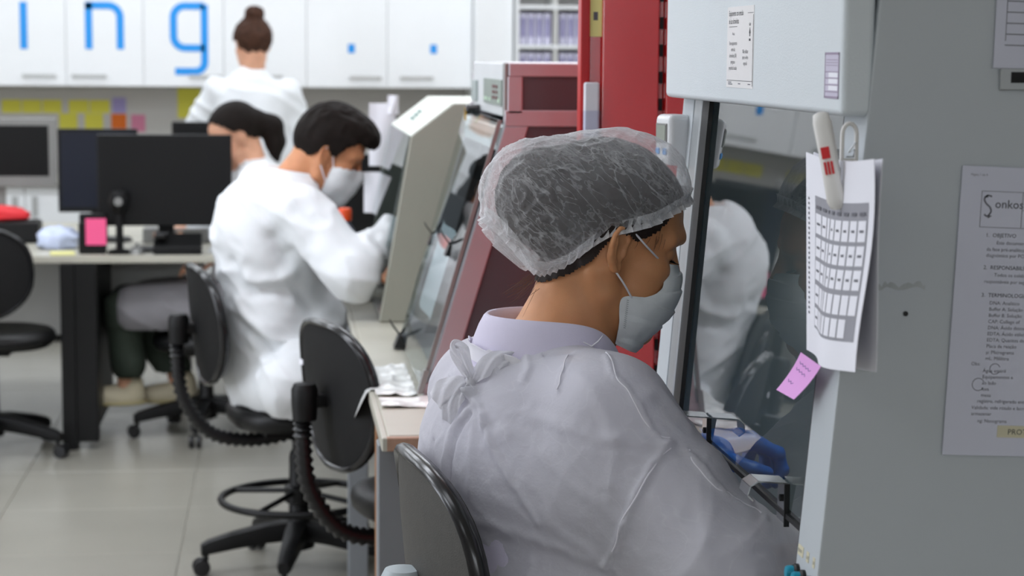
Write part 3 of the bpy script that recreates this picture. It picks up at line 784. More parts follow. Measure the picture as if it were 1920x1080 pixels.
ty('DNA: Analítico\nBuffer A: Solução\nBuffer B: Solução\nCAP: College of\nDNA: Ácido desoxi\nEDTA: Ácido etileno\nEDTA: Quantos de\nPlaca de reação\nµ: Micrograma\nmL: Mililitro', .0056, .042, -.1535, ns, line=1.24)
ty('Obs:', .0056, .026, -.2225, ns); ty('Água estéril\nEquipamentos e\nao lado\nluva\nmesa', .0056, .040, -.230, ns, line=1.24)
ty('registro, refrigerado entre 2 e 8 °C', .0056, .036, -.2645, ns); ty('Validade: vide rótulo e lacre', .0056, .030, -.272, ns); ty('armazenar', .0056, .030, -.279, ns); ty('ng: Nanograma', .0056, .038, -.287, ns)
m = MB()
for c, r in (((.036, -.244), .007), ((.054, -.226), .006)):
    pp = arc(c[0], c[1], r, 20, 330, 16)
    for i in range(16):
        a, b = np.array(pp[i]), np.array(pp[i + 1]); d = (b - a) / np.linalg.norm(b - a); q = np.array([-d[1], d[0]]) * .0003
        m.prism([tuple(a + q), tuple(b + q), tuple(b - q), tuple(a - q)], 1, -.0013, -.0009)
m.build('pen_circles', M['ink_soft'], ns, smooth=False)
pl = MB().bb(.062, .15, -.0016, -.0008, -.3035, -.290).build('protocol_label', M['masking'], ns, smooth=False)
text('PROTOCOLO', .009, M['ink'], pl, (.074, -.0018, -.3), (PI / 2, 0, 0), 'label_text')
n3 = side_sheet(.786, 1.70, .21, .21, 2.1075, math.radians(1.2), 'paper sheet on the cabinet side above the procedure sheet', M['paper_grey'])
m = MB()
for k in range(6): m.bb(.012, .19, -.0014, -.0009, -.125 - .012 * k, -.124 - .012 * k)
m.bb(.012, .0126, -.0014, -.0009, -.18, -.10).build('table_lines', M['ink_soft'], n3, smooth=False)
o = MB().bb(0, .2, -.004, 0, 0, .024).build('document_holder', M['alu'], loc=(.790, 2.109, 1.466), smooth=False, bevel=.001, seg=1); tag(o, 'grey holder strip with black label under the upper side sheet', 'holder')
MB().bb(.012, .2, -.0046, -.0035, .008, .02).build('black_label', M['black_plastic'], o, smooth=False)

# timer stuck on the far column
t = thing('digital_timer', 'white digital timer with grey display fixed on the cabinet post', 'timer', (.622, 3.064, 1.37), .28)
MB().bb(-.024, .016, -.026, .026, -.04, .04).build('case', mat('white_abs', (232, 234, 236), 0.3), t, bevel=.010, seg=4)
MB().bb(-.0255, -.0235, -.018, .018, -.004, .026).build('display_frame', M['silver'], t, bevel=.0008, seg=1)
MB().bb(-.0262, -.025, -.015, .015, -.001, .023).build('display', mat('lcd_grey', (150, 156, 146), 0.25), t, smooth=False)
for y in (-.012, .012): MB().box((-.0245, y, -.018), (.003, .012, .010)).build('button', M['blue'], t, bevel=.001, seg=1)
MB().bb(.0155, .0175, -.02, .02, -.032, .032).build('magnet_pad', M['gasket'], t)

# clipped schedule sheets hanging at the near column
def sheet_pt(u, v, x0=.604, dx=0.0, amp=1.0):
    """u 0..1 along -y (far to near), v 0..1 downwards"""
    y = 2.218 - .262 * u; z = 1.392 - .006 * math.sin(PI * u) + .006 * u - .228 * v + .006 * u * v
    x = x0 + dx + amp * (.006 * math.sin(2.4 * u * PI + .6) * (v ** .8) - .012 * v * u + .004 * math.sin(5 * v) * u)
    return (x, y - .012 * v * (1 - u) * amp + .03 * v * u * .4, z)
def sheet(name, m, label, dx, amp, thin=.0006):
    P = [[sheet_pt(u, v, dx=dx, amp=amp) for u in np.linspace(0, 1, 17)] for v in np.linspace(0, 1, 13)]
    o = MB().grid(P).build(name, m, smooth=True, solid=thin); return tag(o, label, 'paper')
s1 = sheet('schedule_sheet', M['paper'], 'white sheet with a grey schedule table clipped to the cabinet column', 0, 1)
s2 = sheet('backing_sheet', M['paper'], 'bluish shaded sheet hanging right behind the schedule sheet', .009, -.35)
def patch(m, u0, u1, v0, v1, d, nu=3, nv=2):
    P = [[(lambda q: (q[0] - d, q[1], q[2]))(sheet_pt(u0 + (u1 - u0) * i / nu, v0 + (v1 - v0) * j / nv)) for i in range(nu + 1)] for j in range(nv + 1)]
    m.grid(P)
m = MB(); patch(m, .14, .93, .20, .86, .0009, 16, 12); m.build('table_ground', mat('print_grey', (150, 150, 158), 0.7, var=.04), s1)
mw = MB(); mk = MB(); mg = MB()
cu = [.15, .27, .38, .44, .52, .62, .715, .81, .92]
for r, (v0, v1) in enumerate(((.285, .385), (.405, .5), (.52, .615), (.64, .735), (.755, .845))):
    for k in range(8):
        if r == 4 and k == 7: continue
        patch(mw, cu[k] + .008, cu[k + 1] - .008, v0, v1, .0014)
        if r < 3 or k == 0: patch(mk, cu[k] + .03, cu[k + 1] - .03, (v0 + v1) / 2 - .006, (v0 + v1) / 2 + .006, .0018, 1, 1)
for k in range(8): patch(mk, cu[k] + .02, cu[k + 1] - .02, .245, .262, .0018, 1, 1)
for k in range(24): patch(mg, .035, .05, .22 + .025 * k, .232 + .025 * k, .0012, 1, 1)
for o in (mw.build('table_cells', M['paper'], s1), mk.build('table_marks', M['ink_soft'], s1), mg.build('margin_print', M['ink_soft'], s1)): o['kind'] = 'stuff'
# white peg with red print, and the spring clip it hangs from
M['peg'] = mat('white_peg_plastic', (226, 224, 220), 0.35, var=0.03)
t = thing('paper_peg', 'white plastic peg with red print gripping the schedule sheet', 'clip', (.5905, 2.072, 1.388), 0)
t.rotation_euler = (math.radians(0), math.radians(-12), math.radians(-30)); t.scale = (1.15, 1.15, 1.15)
m = MB(); P = []
for z, w, d in ((.048, .003, .002), (.046, .0075, .005), (.038, .0088, .007), (.0, .0082, .007), (-.02, .0085, .007), (-.036, .009, .006), (-.043, .007, .004), (-.045, .003, .002)):
    P.append([(w * math.cos(a), -d / 2 + d * .6 * math.sin(a), z) for a in np.linspace(0, 2 * PI, 14, endpoint=False)])
m.grid(P, closed=True).add(P[0], [tuple(range(14))]).add(P[-1], [tuple(range(14))])
pg = m.build('front_jaw', M['peg'], t, angle=60)
MB().bb(-.0070, .0070, .0045, .0085, -.020, .040).build('rear_jaw', M['peg'], t, bevel=.002, seg=2)
M['red_print'] = mat('red_print', (206, 40, 44), 0.5)
m = MB().bb(-.0045, .0035, -.0086, -.0072, .004, .015)
for k in range(3): m.bb(-.004 + .0033 * k, -.002 + .0033 * k, -.0086, -.0072, -.011, .001)
m.build('red_print', M['red_print'], pg, smooth=False)
t = thing('spring_clip', 'small white spring clip hanging by the cabinet corner behind the peg', 'clip', (.619, 2.098, 1.405), 0)
m = MB(); lo = [(.008 * math.cos(a), 0, .012 + .012 * math.sin(a)) for a in np.linspace(0, PI, 9)]
m.tube([(.008, 0, -.03)] + lo + [(-.008, 0, -.03)], .0025, 8).build('loop', M['peg'], t)
MB().box((0, .002, -.022), (.017, .006, .016)).build('jaw', M['peg'], t, bevel=.0015, seg=1)
MB().tube([(-.004, -.004, -.012), (.004, -.004, -.012), (.005, -.004, -.004), (-.002, -.004, -.008), (.006, -.004, .004)], .0009, 6).build('spring', M['steel'], t)
# lilac note
P = [[(.602 - .010 * v * v - .004 * v * u, 2.212 + .070 * v - .086 * u - .010 * v * u, 1.160 - .003 * u - .056 * v + .008 * u * v) for u in np.linspace(0, 1, 7)] for v in np.linspace(0, 1, 7)]
o = MB().grid(P).build('sticky_note', M['note_lilac'], solid=.0004); tag(o, 'lilac note with blue handwriting under the schedule sheet', 'note')
m = MB()
def scr(pts):
    for i in range(len(pts) - 1):
        a = np.array(pts[i]); b = np.array(pts[i + 1]); d = (b - a) / (np.linalg.norm(b - a) + 1e-9); q = np.array([-d[1], d[0]]) * .008
        for s_ in ((a + q), (b + q), (b - q), (a - q)): pass
        quad = []
        for u, v in (a + q, b + q, b - q, a - q): quad.append((.602 - .010 * v * v - .004 * v * u - .0006, 2.212 + .070 * v - .086 * u - .010 * v * u, 1.160 - .003 * u - .056 * v + .008 * u * v))
        m.add(quad, [(0, 1, 2, 3)])
for r, (v, n) in enumerate(((.2, 9), (.36, 8), (.68, 5))):
    scr([(.15 + .075 * k, v + (.03 if k % 2 else -.02) + .06 * k / 10) for k in range(n)])
m.build('handwriting', M['ink_blue'], o, smooth=False)

# ================================================================== RED STEEL LOCKER
M['red'] = mat('red_enamel', (244, 14, 24), 0.25, spec=0.6, var=0.04, vscale=3, coat=1.0, coat_ior=2.4)
M['red_dark'] = mat('red_enamel_edge', (186, 10, 16), 0.3, var=0.05)
M['red_gloss'] = mat('red_enamel_polished', (225, 20, 28), 0.12, spec=0.7, var=0.03, coat=1.0, coat_ior=3.2)
lk = thing('red_locker', 'tall glossy red steel locker standing between the two hoods', 'locker', (0, 0, 0))
MB().bb(.66, 1.4, 3.632, 4.06, .05, 2.2).build('body', M['red'], lk, bevel=.004, seg=1)
MB().bb(.592, .699, 3.605, 3.625, .05, 2.2).build('side_panel', M['red'], lk, bevel=.004, seg=2)
MB().bb(.712, 1.4, 3.605, 3.625, .05, 2.2).build('side_panel', M['red'], lk, bevel=.004, seg=2)
MB().bb(.569, .70, 3.622, 3.632, .05, 2.2).build('door', M['red_gloss'], lk, bevel=.002, seg=1)
MB().bb(.552, .569, 3.600, 3.64, .05, 2.2).build('door_flange', M['red_dark'], lk, bevel=.003, seg=2)
MB().bb(.569, .592, 3.612, 3.622, .05, 2.2).build('edge_strip', M['red_gloss'], lk, bevel=.002, seg=1)
m = MB()
for k in range(34): m.bb(.702, .709, 3.6185, 3.6203, .3 + .05 * k, .322 + .05 * k)
o = m.build('mounting_slots', M['gasket'], lk, smooth=False); o['kind'] = 'stuff'
for x in (.70, 1.36):
    for y in (3.66, 4.02): MB().lathe([(.02, 0), (.022, .05)], (x, y, 0), 12).build('foot', M['gasket'], lk)
o = MB().bb(-.0115, .0115, -.0012, 0, -.09, .035).build('sticky_note', M['note_lemon'], loc=(.5805, 3.6118, 1.625), smooth=False); tag(o, 'yellow note high on the red locker edge', 'note')
MB().bb(-.004, .004, -.0018, -.0012, -.06, -.045).build('pen_mark', M['ink_soft'], o, smooth=False)
t = thing('paper_pocket', 'clear pocket with folded white papers on the red locker', 'pocket', (.574, 3.603, 1.41))
MB().bb(-.016, .012, -.012, 0, -.06, .042).build('papers', M['paper'], t, bevel=.003, seg=1)
MB().bb(-.018, .016, -.015, .001, -.065, -.01).build('pocket_front', glass('clear_pvc', (236, 238, 246), 0.12), t)

# ================================================================== PCR HOOD WITH PINKISH FRAME
M['pink_frame'] = mat('pinkish_anodised_frame', (180, 172, 178), 0.38, 0.1, var=0.04)
M['dark_panel'] = mat('dark_grey_panel', (78, 80, 86), 0.4, var=0.04)
M['white_frame'] = mat('white_profile', (214, 216, 218), 0.35, 0.1, var=0.03)
M['acrylic'] = glass('clear_acrylic', (236, 243, 243), ior=3.2)
ph = thing('pcr_hood', 'bench hood with pinkish frame, dark side panels and clear slanted sash', 'lab hood', (0, 0, 0))
Y0, Y1 = 4.10, 4.86; ZB0 = .781
def FX(z): return .300 + (.470 - .300) * (z - .775) / (1.352 - .775)
for y0, y1, out in ((Y0, Y0 + .028, -1), (Y1 - .028, Y1, 1)):
    pn = 'frame_bar'; fm = M['pink_frame']
    MB().bb(.478, 1.15, y0, y1, 1.456, 1.484).build(pn, fm, ph, bevel=.002, seg=1)
    MB().bb(.476, .507, y0, y1, 1.378, 1.456).build(pn, fm, ph, bevel=.002, seg=1)
    MB().bb(.470, 1.15, y0, y1, 1.352, 1.386).build(pn, fm, ph, bevel=.002, seg=1)
    MB().prism([(FX(.81), .81), (FX(.81) + .047, .81), (FX(1.352) + .050, 1.352), (FX(1.352), 1.352)], 1, y0, y1).build(pn, fm, ph, bevel=.002, seg=1)
    MB().bb(FX(.78), 1.15, y0, y1, ZB0, .812).build(pn, fm, ph, bevel=.002, seg=1)
    MB().bb(1.11, 1.15, y0, y1, .812, 1.456).build(pn, fm, ph, bevel=.002, seg=1)
    yc = (y0 + y1) / 2
    MB().bb(.507, 1.11, yc - .004, yc + .004, 1.386, 1.456).build('side_panel', M['dark_panel'], ph, smooth=False)
    MB().prism([(FX(.812) + .046, .812), (1.11, .812), (1.11, 1.352), (FX(1.352) + .05, 1.352)], 1, yc - .004, yc + .004).build('side_panel', M['dark_panel'], ph, smooth=False)
MB().bb(.48, 1.15, Y0 + .028, Y1 - .028, 1.468, 1.484).build('top_panel', M['white_frame'], ph)
MB().bb(1.12, 1.14, Y0 + .028, Y1 - .028, ZB0, 1.468).build('back_panel', M['white_board'], ph)
MB().bb(.476, .500, Y0 + .028, Y1 - .028, 1.37, 1.484).build('front_fascia', M['white_frame'], ph, bevel=.003, seg=1)
MB().bb(.468, .478, Y0 + .004, Y0 + .03, 1.372, 1.484).build('corner_profile', M['silver'], ph, bevel=.002, seg=1)
cp = MB().bb(.4705, .477, 4.18, 4.54, 1.392, 1.448).build('control_panel', mat('panel_sage', (136, 146, 138), 0.4), ph, bevel=.001, seg=1)
m = MB()
for y in (4.27, 4.33):
    for z in (1.42, 1.432, 1.408): m.bb(.4696, .4707, y - .022, y + .022, z - .0035, z + .0035)
m.build('display_digits', mat('dark_red_display', (88, 30, 34), 0.4), cp, smooth=False)
m = MB()
for y in (4.22, 4.4, 4.46, 4.5): m.bb(.4690, .4707, y - .012, y + .012, 1.399, 1.407)
m.build('panel_keys', mat('green_white_key', (196, 220, 196), 0.4), cp, smooth=False)
MB().bb(.4705, .477, 4.72, 4.83, 1.39, 1.44).build('vent_window', mat('window_sage', (150, 160, 158), 0.3), ph, bevel=.001, seg=1)
lk2 = MB().lathe([(.012, 0), (.012, .03), (.008, .034), (.001, .035)], (.474, 4.66, 1.372), 14, rotm(ry=-PI / 2)).build('lock', M['black_gloss'], ph)
MB().box((.440, 4.66, 1.362), (.004, .014, .03)).build('key', mat('brass', (190, 150, 60), 0.3, 0.9), lk2)
acr = MB().prism([(FX(.80) - .010, .80), (FX(.80) - .005, .80), (FX(1.365) - .011, 1.365), (FX(1.365) - .016, 1.365)], 1, Y0 + .004, Y1 - .005).build('sash_pane', M['acrylic'], ph, smooth=False)
MB().prism([(FX(.80) - .012, .80), (FX(.80) - .003, .80), (FX(1.365) - .009, 1.365), (FX(1.365) - .018, 1.365)], 1, Y0 + .0, Y0 + .006).build('pane_edge', M['silver'], acr, smooth=False)
MB().prism([(FX(.79) - .016, .79), (FX(.79) - .004, .79), (FX(.84) - .004, .84), (FX(.84) - .016, .84)], 1, Y0 - .006, Y0 + .02).build('hinge', M['silver'], acr, smooth=False)
MB().bb(FX(1.31) - .004, FX(1.31) + .03, Y0 + .05, Y1 - .05, 1.30, 1.352).build('lamp_housing', M['white_board'], ph, bevel=.004, seg=1)
def binder_clip(c, label, s=1.0):
    t = thing('binder_clip', label, 'clip', c, 0, 'black binder clips on the hood sash')
    MB().prism([(-.014 * s, -.012 * s), (.014 * s, -.012 * s), (.003 * s, .014 * s), (-.003 * s, .014 * s)], 1, -.02 * s, .02 * s).build('body', M['black_gloss'], t, bevel=.001, seg=1)
    for sg in (-1, 1): MB().tube([(0, -.012 * s, .012 * s), (sg * .016 * s, -.01 * s, .034 * s), (sg * .02 * s, 0, .042 * s), (sg * .016 * s, .01 * s, .034 * s), (0, .012 * s, .012 * s)], .0016 * s, 6).build('wire_handle', M['black_metal'], t)
binder_clip((FX(1.07) - .012, 4.80, 1.05), 'black binder clip high on the clear sash, farther from the frame')
binder_clip((FX(1.08) - .012, 4.34, 1.07), 'black binder clip high on the clear sash, nearer the pinkish frame')
binder_clip((FX(.80) - .012, 4.80, .80), 'black binder clip at the bottom edge of the clear sash', 1.25)
P = [[(FX(z) + .002 + .004 * math.sin(7 * u), 4.42 + .36 * u, z) for u in np.linspace(0, 1, 9)] for z in (.90, .96, 1.02, 1.10)]
o = MB().grid(P).build('sash_paper', M['paper'], solid=.0006); tag(o, 'white paper clipped inside the clear hood sash', 'paper')

# ================================================================== BEIGE HOOD
M['beige'] = mat('beige_enamel', (146, 145, 133), 0.5, var=0.02)
M['offwhite'] = mat('offwhite_enamel', (222, 226, 216), 0.4, var=0.02)
bh = thing('beige_hood', 'beige flow hood with slanted white top at the short haired person', 'lab hood', (0, 0, 0))
bp = [(.268, .781), (1.15, .781), (1.15, 1.37), (.468, 1.37), (.354, 1.283)]
MB().prism(bp, 1, 5.28, 5.31).build('near_side_panel', M['beige'], bh, bevel=.003, seg=1)
MB().prism(bp, 1, 6.20, 6.23).build('far_side_panel', M['beige'], bh, bevel=.003, seg=1)
MB().bb(.468, 1.15, 5.31, 6.2, 1.35, 1.37).build('top_panel', M['offwhite'], bh)
tb = MB().prism([(.354, 1.283), (.468, 1.37), (.474, 1.362), (.36, 1.275)], 1, 5.282, 6.228).build('slanted_top', M['offwhite'], bh, bevel=.001, seg=1)
MB().bb(1.12, 1.15, 5.31, 6.2, .781, 1.35).build('back_panel', M['offwhite'], bh)
MB().bb(.27, 1.12, 5.31, 6.2, .781, .80).build('work_tray', M['steel'], bh)
MB().prism([(.290, .98), (.294, .98), (.354, 1.283), (.350, 1.283)], 1, 5.31, 6.2).build('sash_pane', M['acrylic'], bh, smooth=False)
d = Vector((.114, 0, .087)).normalized()
m = MB(); cx, cz = .42, 1.333
for q in (-1, 0, 1): m.prism([(cx - .018 + .012 * q - .0012, cz - .0137 + .0092 * q + .0016), (cx - .010 + .012 * q - .0012, cz - .0076 + .0092 * q + .0016), (cx - .010 + .012 * q, cz - .0076 + .0092 * q), (cx - .018 + .012 * q, cz - .0137 + .0092 * q)], 1, 5.78 + .03 * q, 5.90 + .02 * q)
m.build('teal_emblem', mat('emblem_teal', (60, 110, 108), 0.5), tb, smooth=False)

# ---- things around the hoods
t = thing('document_stand', 'black pole stand holding two white sheets beside the beige hood', 'stand', (.372, 6.34, .78))
MB().lathe([(.06, 0), (.06, .012), (.008, .018), (.008, .56), (.004, .565)], n=16).build('pole', M['black_metal'], t)
for z in (.2, .3): MB().box((-.02, 0, z), (.06, .02, .03)).build('clamp', M['black_metal'], t, bevel=.003, seg=1)
def hang(c, w, h, label, r=0):
    P = [[(c[0] - w / 2 + w * u, c[1] + .006 * math.sin(6 * u + 3 * v), c[2] - h * v) for u in np.linspace(0, 1, 6)] for v in np.linspace(0, 1, 6)]
    o = MB().grid(P).build('paper_sheet', M['paper'], solid=.0006); tag(o, label, 'paper', 'sheets on the pole stand')
hang((.332, 6.325, 1.345), .085, .20, 'upper white sheet hanging on the pole stand')
hang((.365, 6.318, 1.37), .035, .06, 'small white slip above the sheets on the pole stand')
hang((.318, 6.325, 1.125), .09, .13, 'lower white sheet hanging on the pole stand')
monitor(.05, .36, 6.95, .84, 1.15, .78, 'dark monitor on the bench beyond the beige hood', M['screen'], M['black_plastic'])
t = thing('reagent_bottle', 'bottle with an orange cap standing beyond the white sleeve', 'bottle', (.20, 5.98, .78))
MB().lathe([(.02, 0), (.034, .004), (.036, .02), (.036, .16), (.03, .19), (.017, .21), (.017, .22)], n=20).build('bottle', mat('dark_blue_plastic', (40, 52, 84), 0.3), t)
MB().lathe([(.019, .218), (.021, .22), (.021, .25), (.018, .256), (.002, .258)], n=20).build('cap', mat('orange_cap', (240, 84, 30), 0.4), t)
M['film'] = mat('white_plastic_film', (232, 234, 232), 0.25, var=0.05, vscale=20)
def film(name, x0, x1, y0, y1, z, amp, label, cat, n=26, seed=0):
    pts = np.array([[x0 + (x1 - x0) * u, y0 + (y1 - y0) * v, 0] for u in np.linspace(0, 1, n) for v in np.linspace(0, 1, n)])
    zz = z + amp * ridged(pts * 26 + seed) ** 2
    m = MB(); m.grid(np.column_stack([pts[:, :2], zz]).reshape(n, n, 3).tolist()); o = m.build(name, M['film'], solid=.0008, angle=60)
    return tag(o, label, cat)
film('plastic_sheet', .208, .42, 3.98, 4.09, .7815, .006, 'crinkled white plastic film on the bench end', 'plastic film')
film('plastic_sheet', .203, .29, 4.12, 4.52, .7815, .008, 'crinkled white plastic film under the clear hood sash', 'plastic film', seed=4)
P = [[(.192 - .012 * v - .03 * v * u * 0, 4.2 + .16 * u, .786 - .12 * v * (0.6 + .4 * u)) for u in np.linspace(0, 1, 6)] for v in np.linspace(0, 1, 8)]
for r in P[0:1]:
    for i in range(len(r)): pass
o = MB().grid([[(.215, 4.2 + .16 * u, .7825) for u in np.linspace(0, 1, 6)], [(.196, 4.2 + .16 * u, .7835) for u in np.linspace(0, 1, 6)], [(.186, 4.2 + .16 * u, .775) for u in np.linspace(0, 1, 6)]] + [[(.183 - .02 * v, 4.2 + .16 * u, .77 - .085 * v * (.5 + .5 * u)) for u in np.linspace(0, 1, 6)] for v in (.3, .6, 1)]).build('plastic_slip', M['film'], solid=.0008); tag(o, 'white plastic slip hanging over the bench front edge', 'plastic film')
t = thing('tube_rack', 'steel and blue tube rack on the bench inside the beige hood', 'rack', (.36, 5.55, .8005))
MB().bb(-.03, .03, -.1, .1, .05, .058).bb(-.03, .03, -.1, .1, .0, .006).build('plates', M['steel'], t, bevel=.001, seg=1)
for y in (-.095, .095): MB().bb(-.03, .03, y - .003, y + .003, .006, .05).build('end_plate', M['steel'], t)
# ================================================================== PERSON AT THE BIOSAFETY CABINET
def skin(name, c):
    m = mat(name, c, 0.48, spec=0.4, var=0.07, vscale=28, bump=0.12, bscale=900, sss=0.25)
    return m
M['skin'] = skin('skin_warm', (208, 148, 104))
M['cloth_shirt'] = mat('pale_polo_cloth', (206, 200, 220), 0.8, var=0.02, bump=0.2, bscale=900, sheen=0.2)
M['mask_cloth'] = mat('mask_nonwoven', (234, 238, 240), 0.75, var=0.03, vscale=60, bump=0.2, bscale=700)
M['lash'] = mat('lash_black', (16, 12, 12), 0.6)
M['glove'] = mat('blue_nitrile', (24, 100, 196), 0.38, var=0.06, vscale=40, bump=0.1, bscale=200)
M['trousers'] = mat('dark_trousers', (48, 52, 60), 0.8, var=0.06)
M['shoe'] = mat('white_shoe', (214, 208, 190), 0.6, var=0.05)

HF = Frame((.4215, 2.572, 1.246), 10, 15)
def ear(p, side):
    """p head-local; the ear of one side"""
    sy = side
    q = p - np.array([-.001, sy * .0760, .0068], np.float32)
    bk = np.array([-.88, sy * .46, -.06]); bk /= np.linalg.norm(bk)
    up = np.array([-.05, sy * .05, 1.0]); up -= bk * (up @ bk); up /= np.linalg.norm(up)
    ou = np.cross(bk, up); ou = ou if ou[1] * sy > 0 else -ou
    e = np.stack([q @ bk.astype(np.float32), q @ up.astype(np.float32), q @ ou.astype(np.float32)], 1)
    d = ell(e, (.004, .001, .000), (.0165, .028, .0045))
    d = smax(d, -ell(e, (-.0005, -.003, .0055), (.0085, .0130, .0070)), .003)
    d = smax(d, -ell(e, (.004, .017, .0045), (.008, .007, .003)), .003)
    helix = [(-.010, .002, .003), (-.011, .013, .004), (-.007, .024, .004), (.002, .0295, .004), (.012, .0268, .0045), (.0185, .018, .005), (.0195, .006, .005), (.0155, -.008, .004), (.010, -.018, .003), (.002, -.0265, .002), (-.006, -.027, .001), (-.0095, -.021, .0)]
    d = smin(d, chain(e, helix, [.002, .0028, .003, .003, .003, .0032, .003, .0028, .0032, .0045, .0042, .003], .002), .003)
    anti = [(.010, .019, .003), (.0125, .008, .0045), (.010, -.008, .0045), (.003, -.0165, .003)]
    d = smin(d, chain(e, anti, [.002, .0026, .0026, .002], .002), .0025)
    d = smin(d, ell(e, (-.0095, -.005, .003), (.004, .006, .003)), .003)
    d = smin(d, ell(e, (-.003, -.004, -.006), (.012, .020, .006)), .006)
    return d
def head_local(p, ears=True, k=1.0):
    d = ell(p, (-.002, 0, .045), (.098, .0765, .088))
    d = smin(d, ell(p, (.040, 0, .058), (.058, .062, .056)), .02)              # forehead
    d = smin(d, ell(p, (.044, 0, -.026), (.048, .054, .078)), .02)              # face
    for s in (-1, 1):
        d = smin(d, chain(p, [(-.004, s * .056, -.020), (.006, s * .052, -.052), (.048, s * .033, -.080), (.082, s * .008, -.093)], [.016, .016, .015, .016], .01), .022)
        d = smin(d, ell(p, (.060, s * .044, -.008), (.028, .021, .022)), .016)  # cheekbone
        d = smin(d, ell(p, (.056, s * .036, -.042), (.028, .021, .030)), .016)
        d = smin(d, chain(p, [(.088, s * .010, .036), (.090, s * .030, .040), (.074, s * .052, .034)], [.010, .0115, .010], .01), .014)   # brow ridge
        d = smax(d, -ell(p, (.106, s * .034, .019), (.020, .017, .0115)), .010)  # eye socket
        d = smin(d, ell(p, (.0785, s * .034, .0175), (.0135, .0155, .0125)), .003)  # lowered upper lid over the eyeball
    d = smin(d, cone(p, (.094, 0, .034), (.1145, 0, -.012), .0075, .0100), .008)
    d = smin(d, ell(p, (.110, 0, -.016), (.013, .015, .009)), .006)
    d = smin(d, ell(p, (.094, 0, -.050), (.015, .024, .012)), .010)             # mouth
    d = smin(d, ell(p, (.084, 0, -.092), (.018, .019, .015)), .012)             # chin
    if ears:
        for s in (-1, 1): d = smin(d, ear(p, s), .003)
    return d
def neck_world(p):
    d = cone(p, (.392, 2.562, 1.205), (.352, 2.548, 1.09), .050, .060)
    d = smin(d, cone(p, (.352, 2.552, 1.135), (.318, 2.545, 1.08), .034, .05), .03)
    d = smin(d, cone(p, HF.w((.02, 0, -.045)), (.385, 2.56, 1.10), .040, .05), .03)
    for s in (-1, 1):
        d = smin(d, cone(p, HF.w((-.018, s * .058, -.03)), (.415, 2.567 + s * .022, 1.085), .011, .012), .018)
        sh = RS if s < 0 else LS
        d = smin(d, cone(p, (.350, 2.548 + s * .03, 1.115), ((.345 + sh[0]) / 2, (2.548 + sh[1]) / 2, 1.085), .030, .040), .03)
    return d
# arms: shoulders, elbows, wrists
RS, RE, RW = (.410, 2.395, 1.055), (.545, 2.290, .868), (.735, 2.40, .868)
LS, LE, LW = (.285, 2.700, 1.040), (.47, 2.78, .840), (.590, 2.745, .940)
def hand_chains(W, d, n, side, s=1.0, curl=.5):
    """W wrist, d direction of the hand, n palm normal (towards the held side), side +1 left / -1 right. returns list of (points, radii)"""
    d = np.array(d, float); d /= np.linalg.norm(d); n = np.array(n, float); n -= d * (n @ d); n /= np.linalg.norm(n)
    t = np.cross(n, d) * side                                           # towards the thumb
    W = np.array(W, float); out = []
    palm = [(W, W + d * .05 * s + t * .022 * s), (W, W + d * .088 * s + t * .026 * s), (W, W + d * .09 * s), (W, W + d * .085 * s - t * .022 * s)]
    out.append(([W + t * .010 * s, W + d * .045 * s + t * .018 * s, W + d * .086 * s + t * .026 * s], [.021 * s, .0165 * s, .0115 * s]))
    out.append(([W, W + d * .05 * s, W + d * .091 * s + t * .006 * s], [.021 * s, .0165 * s, .0115 * s]))
    out.append(([W - t * .008 * s, W + d * .045 * s - t * .016 * s, W + d * .085 * s - t * .022 * s], [.020 * s, .016 * s, .011 * s]))
    L = [(.026, .088, .044, 0.), (.006, .092, .049, .0), (-.012, .089, .045, 0.), (-.028, .080, .036, 0.)]
    for k, (a, b, l, _) in enumerate(L):
        p = W + d * b * s + t * a * s; pts = [p]; ang = 0; cl = curl * (1 + .12 * k)
        for j, f in enumerate((1.0, .62, .5)):
            ang += cl * (.55 if j == 0 else .8)
            v = d * math.cos(ang) + n * math.sin(ang) + t * (.12 - .08 * k) * (1 - .5 * j)
            p = p + v / np.linalg.norm(v) * l * f * s; pts.append(p)
        out.append((pts, [.0100 * s, .0092 * s, .0084 * s, .0072 * s]))
    p0 = W + d * .022 * s + t * .022 * s + n * .006 * s
    p1 = p0 + (d * .62 + t * .62 + n * .38) * .040 * s; p2 = p1 + (d * .86 + t * .22 + n * .42) * .032 * s; p3 = p2 + (d * .92 - t * .05 + n * .40) * .024 * s
    out.append(([p0, p1, p2, p3], [.0145 * s, .0115 * s, .0100 * s, .0080 * s]))
    return out
def hand_sdf(p, chains, grow=0.0):
    d = None
    for k, (pts, rs) in enumerate(chains):
        e = chain(p, pts, [r + grow for r in rs], .004)
        d = e if d is None else smin(d, e, .012 if k < 3 else .0035)
    return d
RH = hand_chains(RW, (.80, .55, .02), (.1, .1, -1), -1, .95, .55)
LH = hand_chains(LW, (.74, .10, .10), (.25, .05, -1), 1, .95, 1.05)
def torso_core(p):
    d = ell(p, (.335, 2.54, .95), (.10, .15, .18))
    d = smin(d, ell(p, (.33, 2.51, .74), (.11, .155, .16)), .06)
    d = smin(d, cone(p, RS, (.34, 2.54, 1.06), .05, .06), .04); d = smin(d, cone(p, LS, (.34, 2.54, 1.06), .05, .06), .04)
    d = smin(d, chain(p, [RS, RE, RW], [.045, .038, .024], .02), .03); d = smin(d, chain(p, [LS, LE, LW], [.045, .038, .024], .02), .03)
    return d
def body_w(p):
    d = head_local(HF.loc(p))
    d = smin(d, neck_world(p), .014)
    d = smin(d, torso_core(p), .03)
    d = smin(d, hand_sdf(p, RH, -.0012), .006); d = smin(d, hand_sdf(p, LH, -.0012), .006)
    return d
ORI = (.42, 2.5, 0)
V, F = surfnet(body_w, (.20, 2.22, .60), (.93, 2.92, 1.42), .0023, smooth=1)
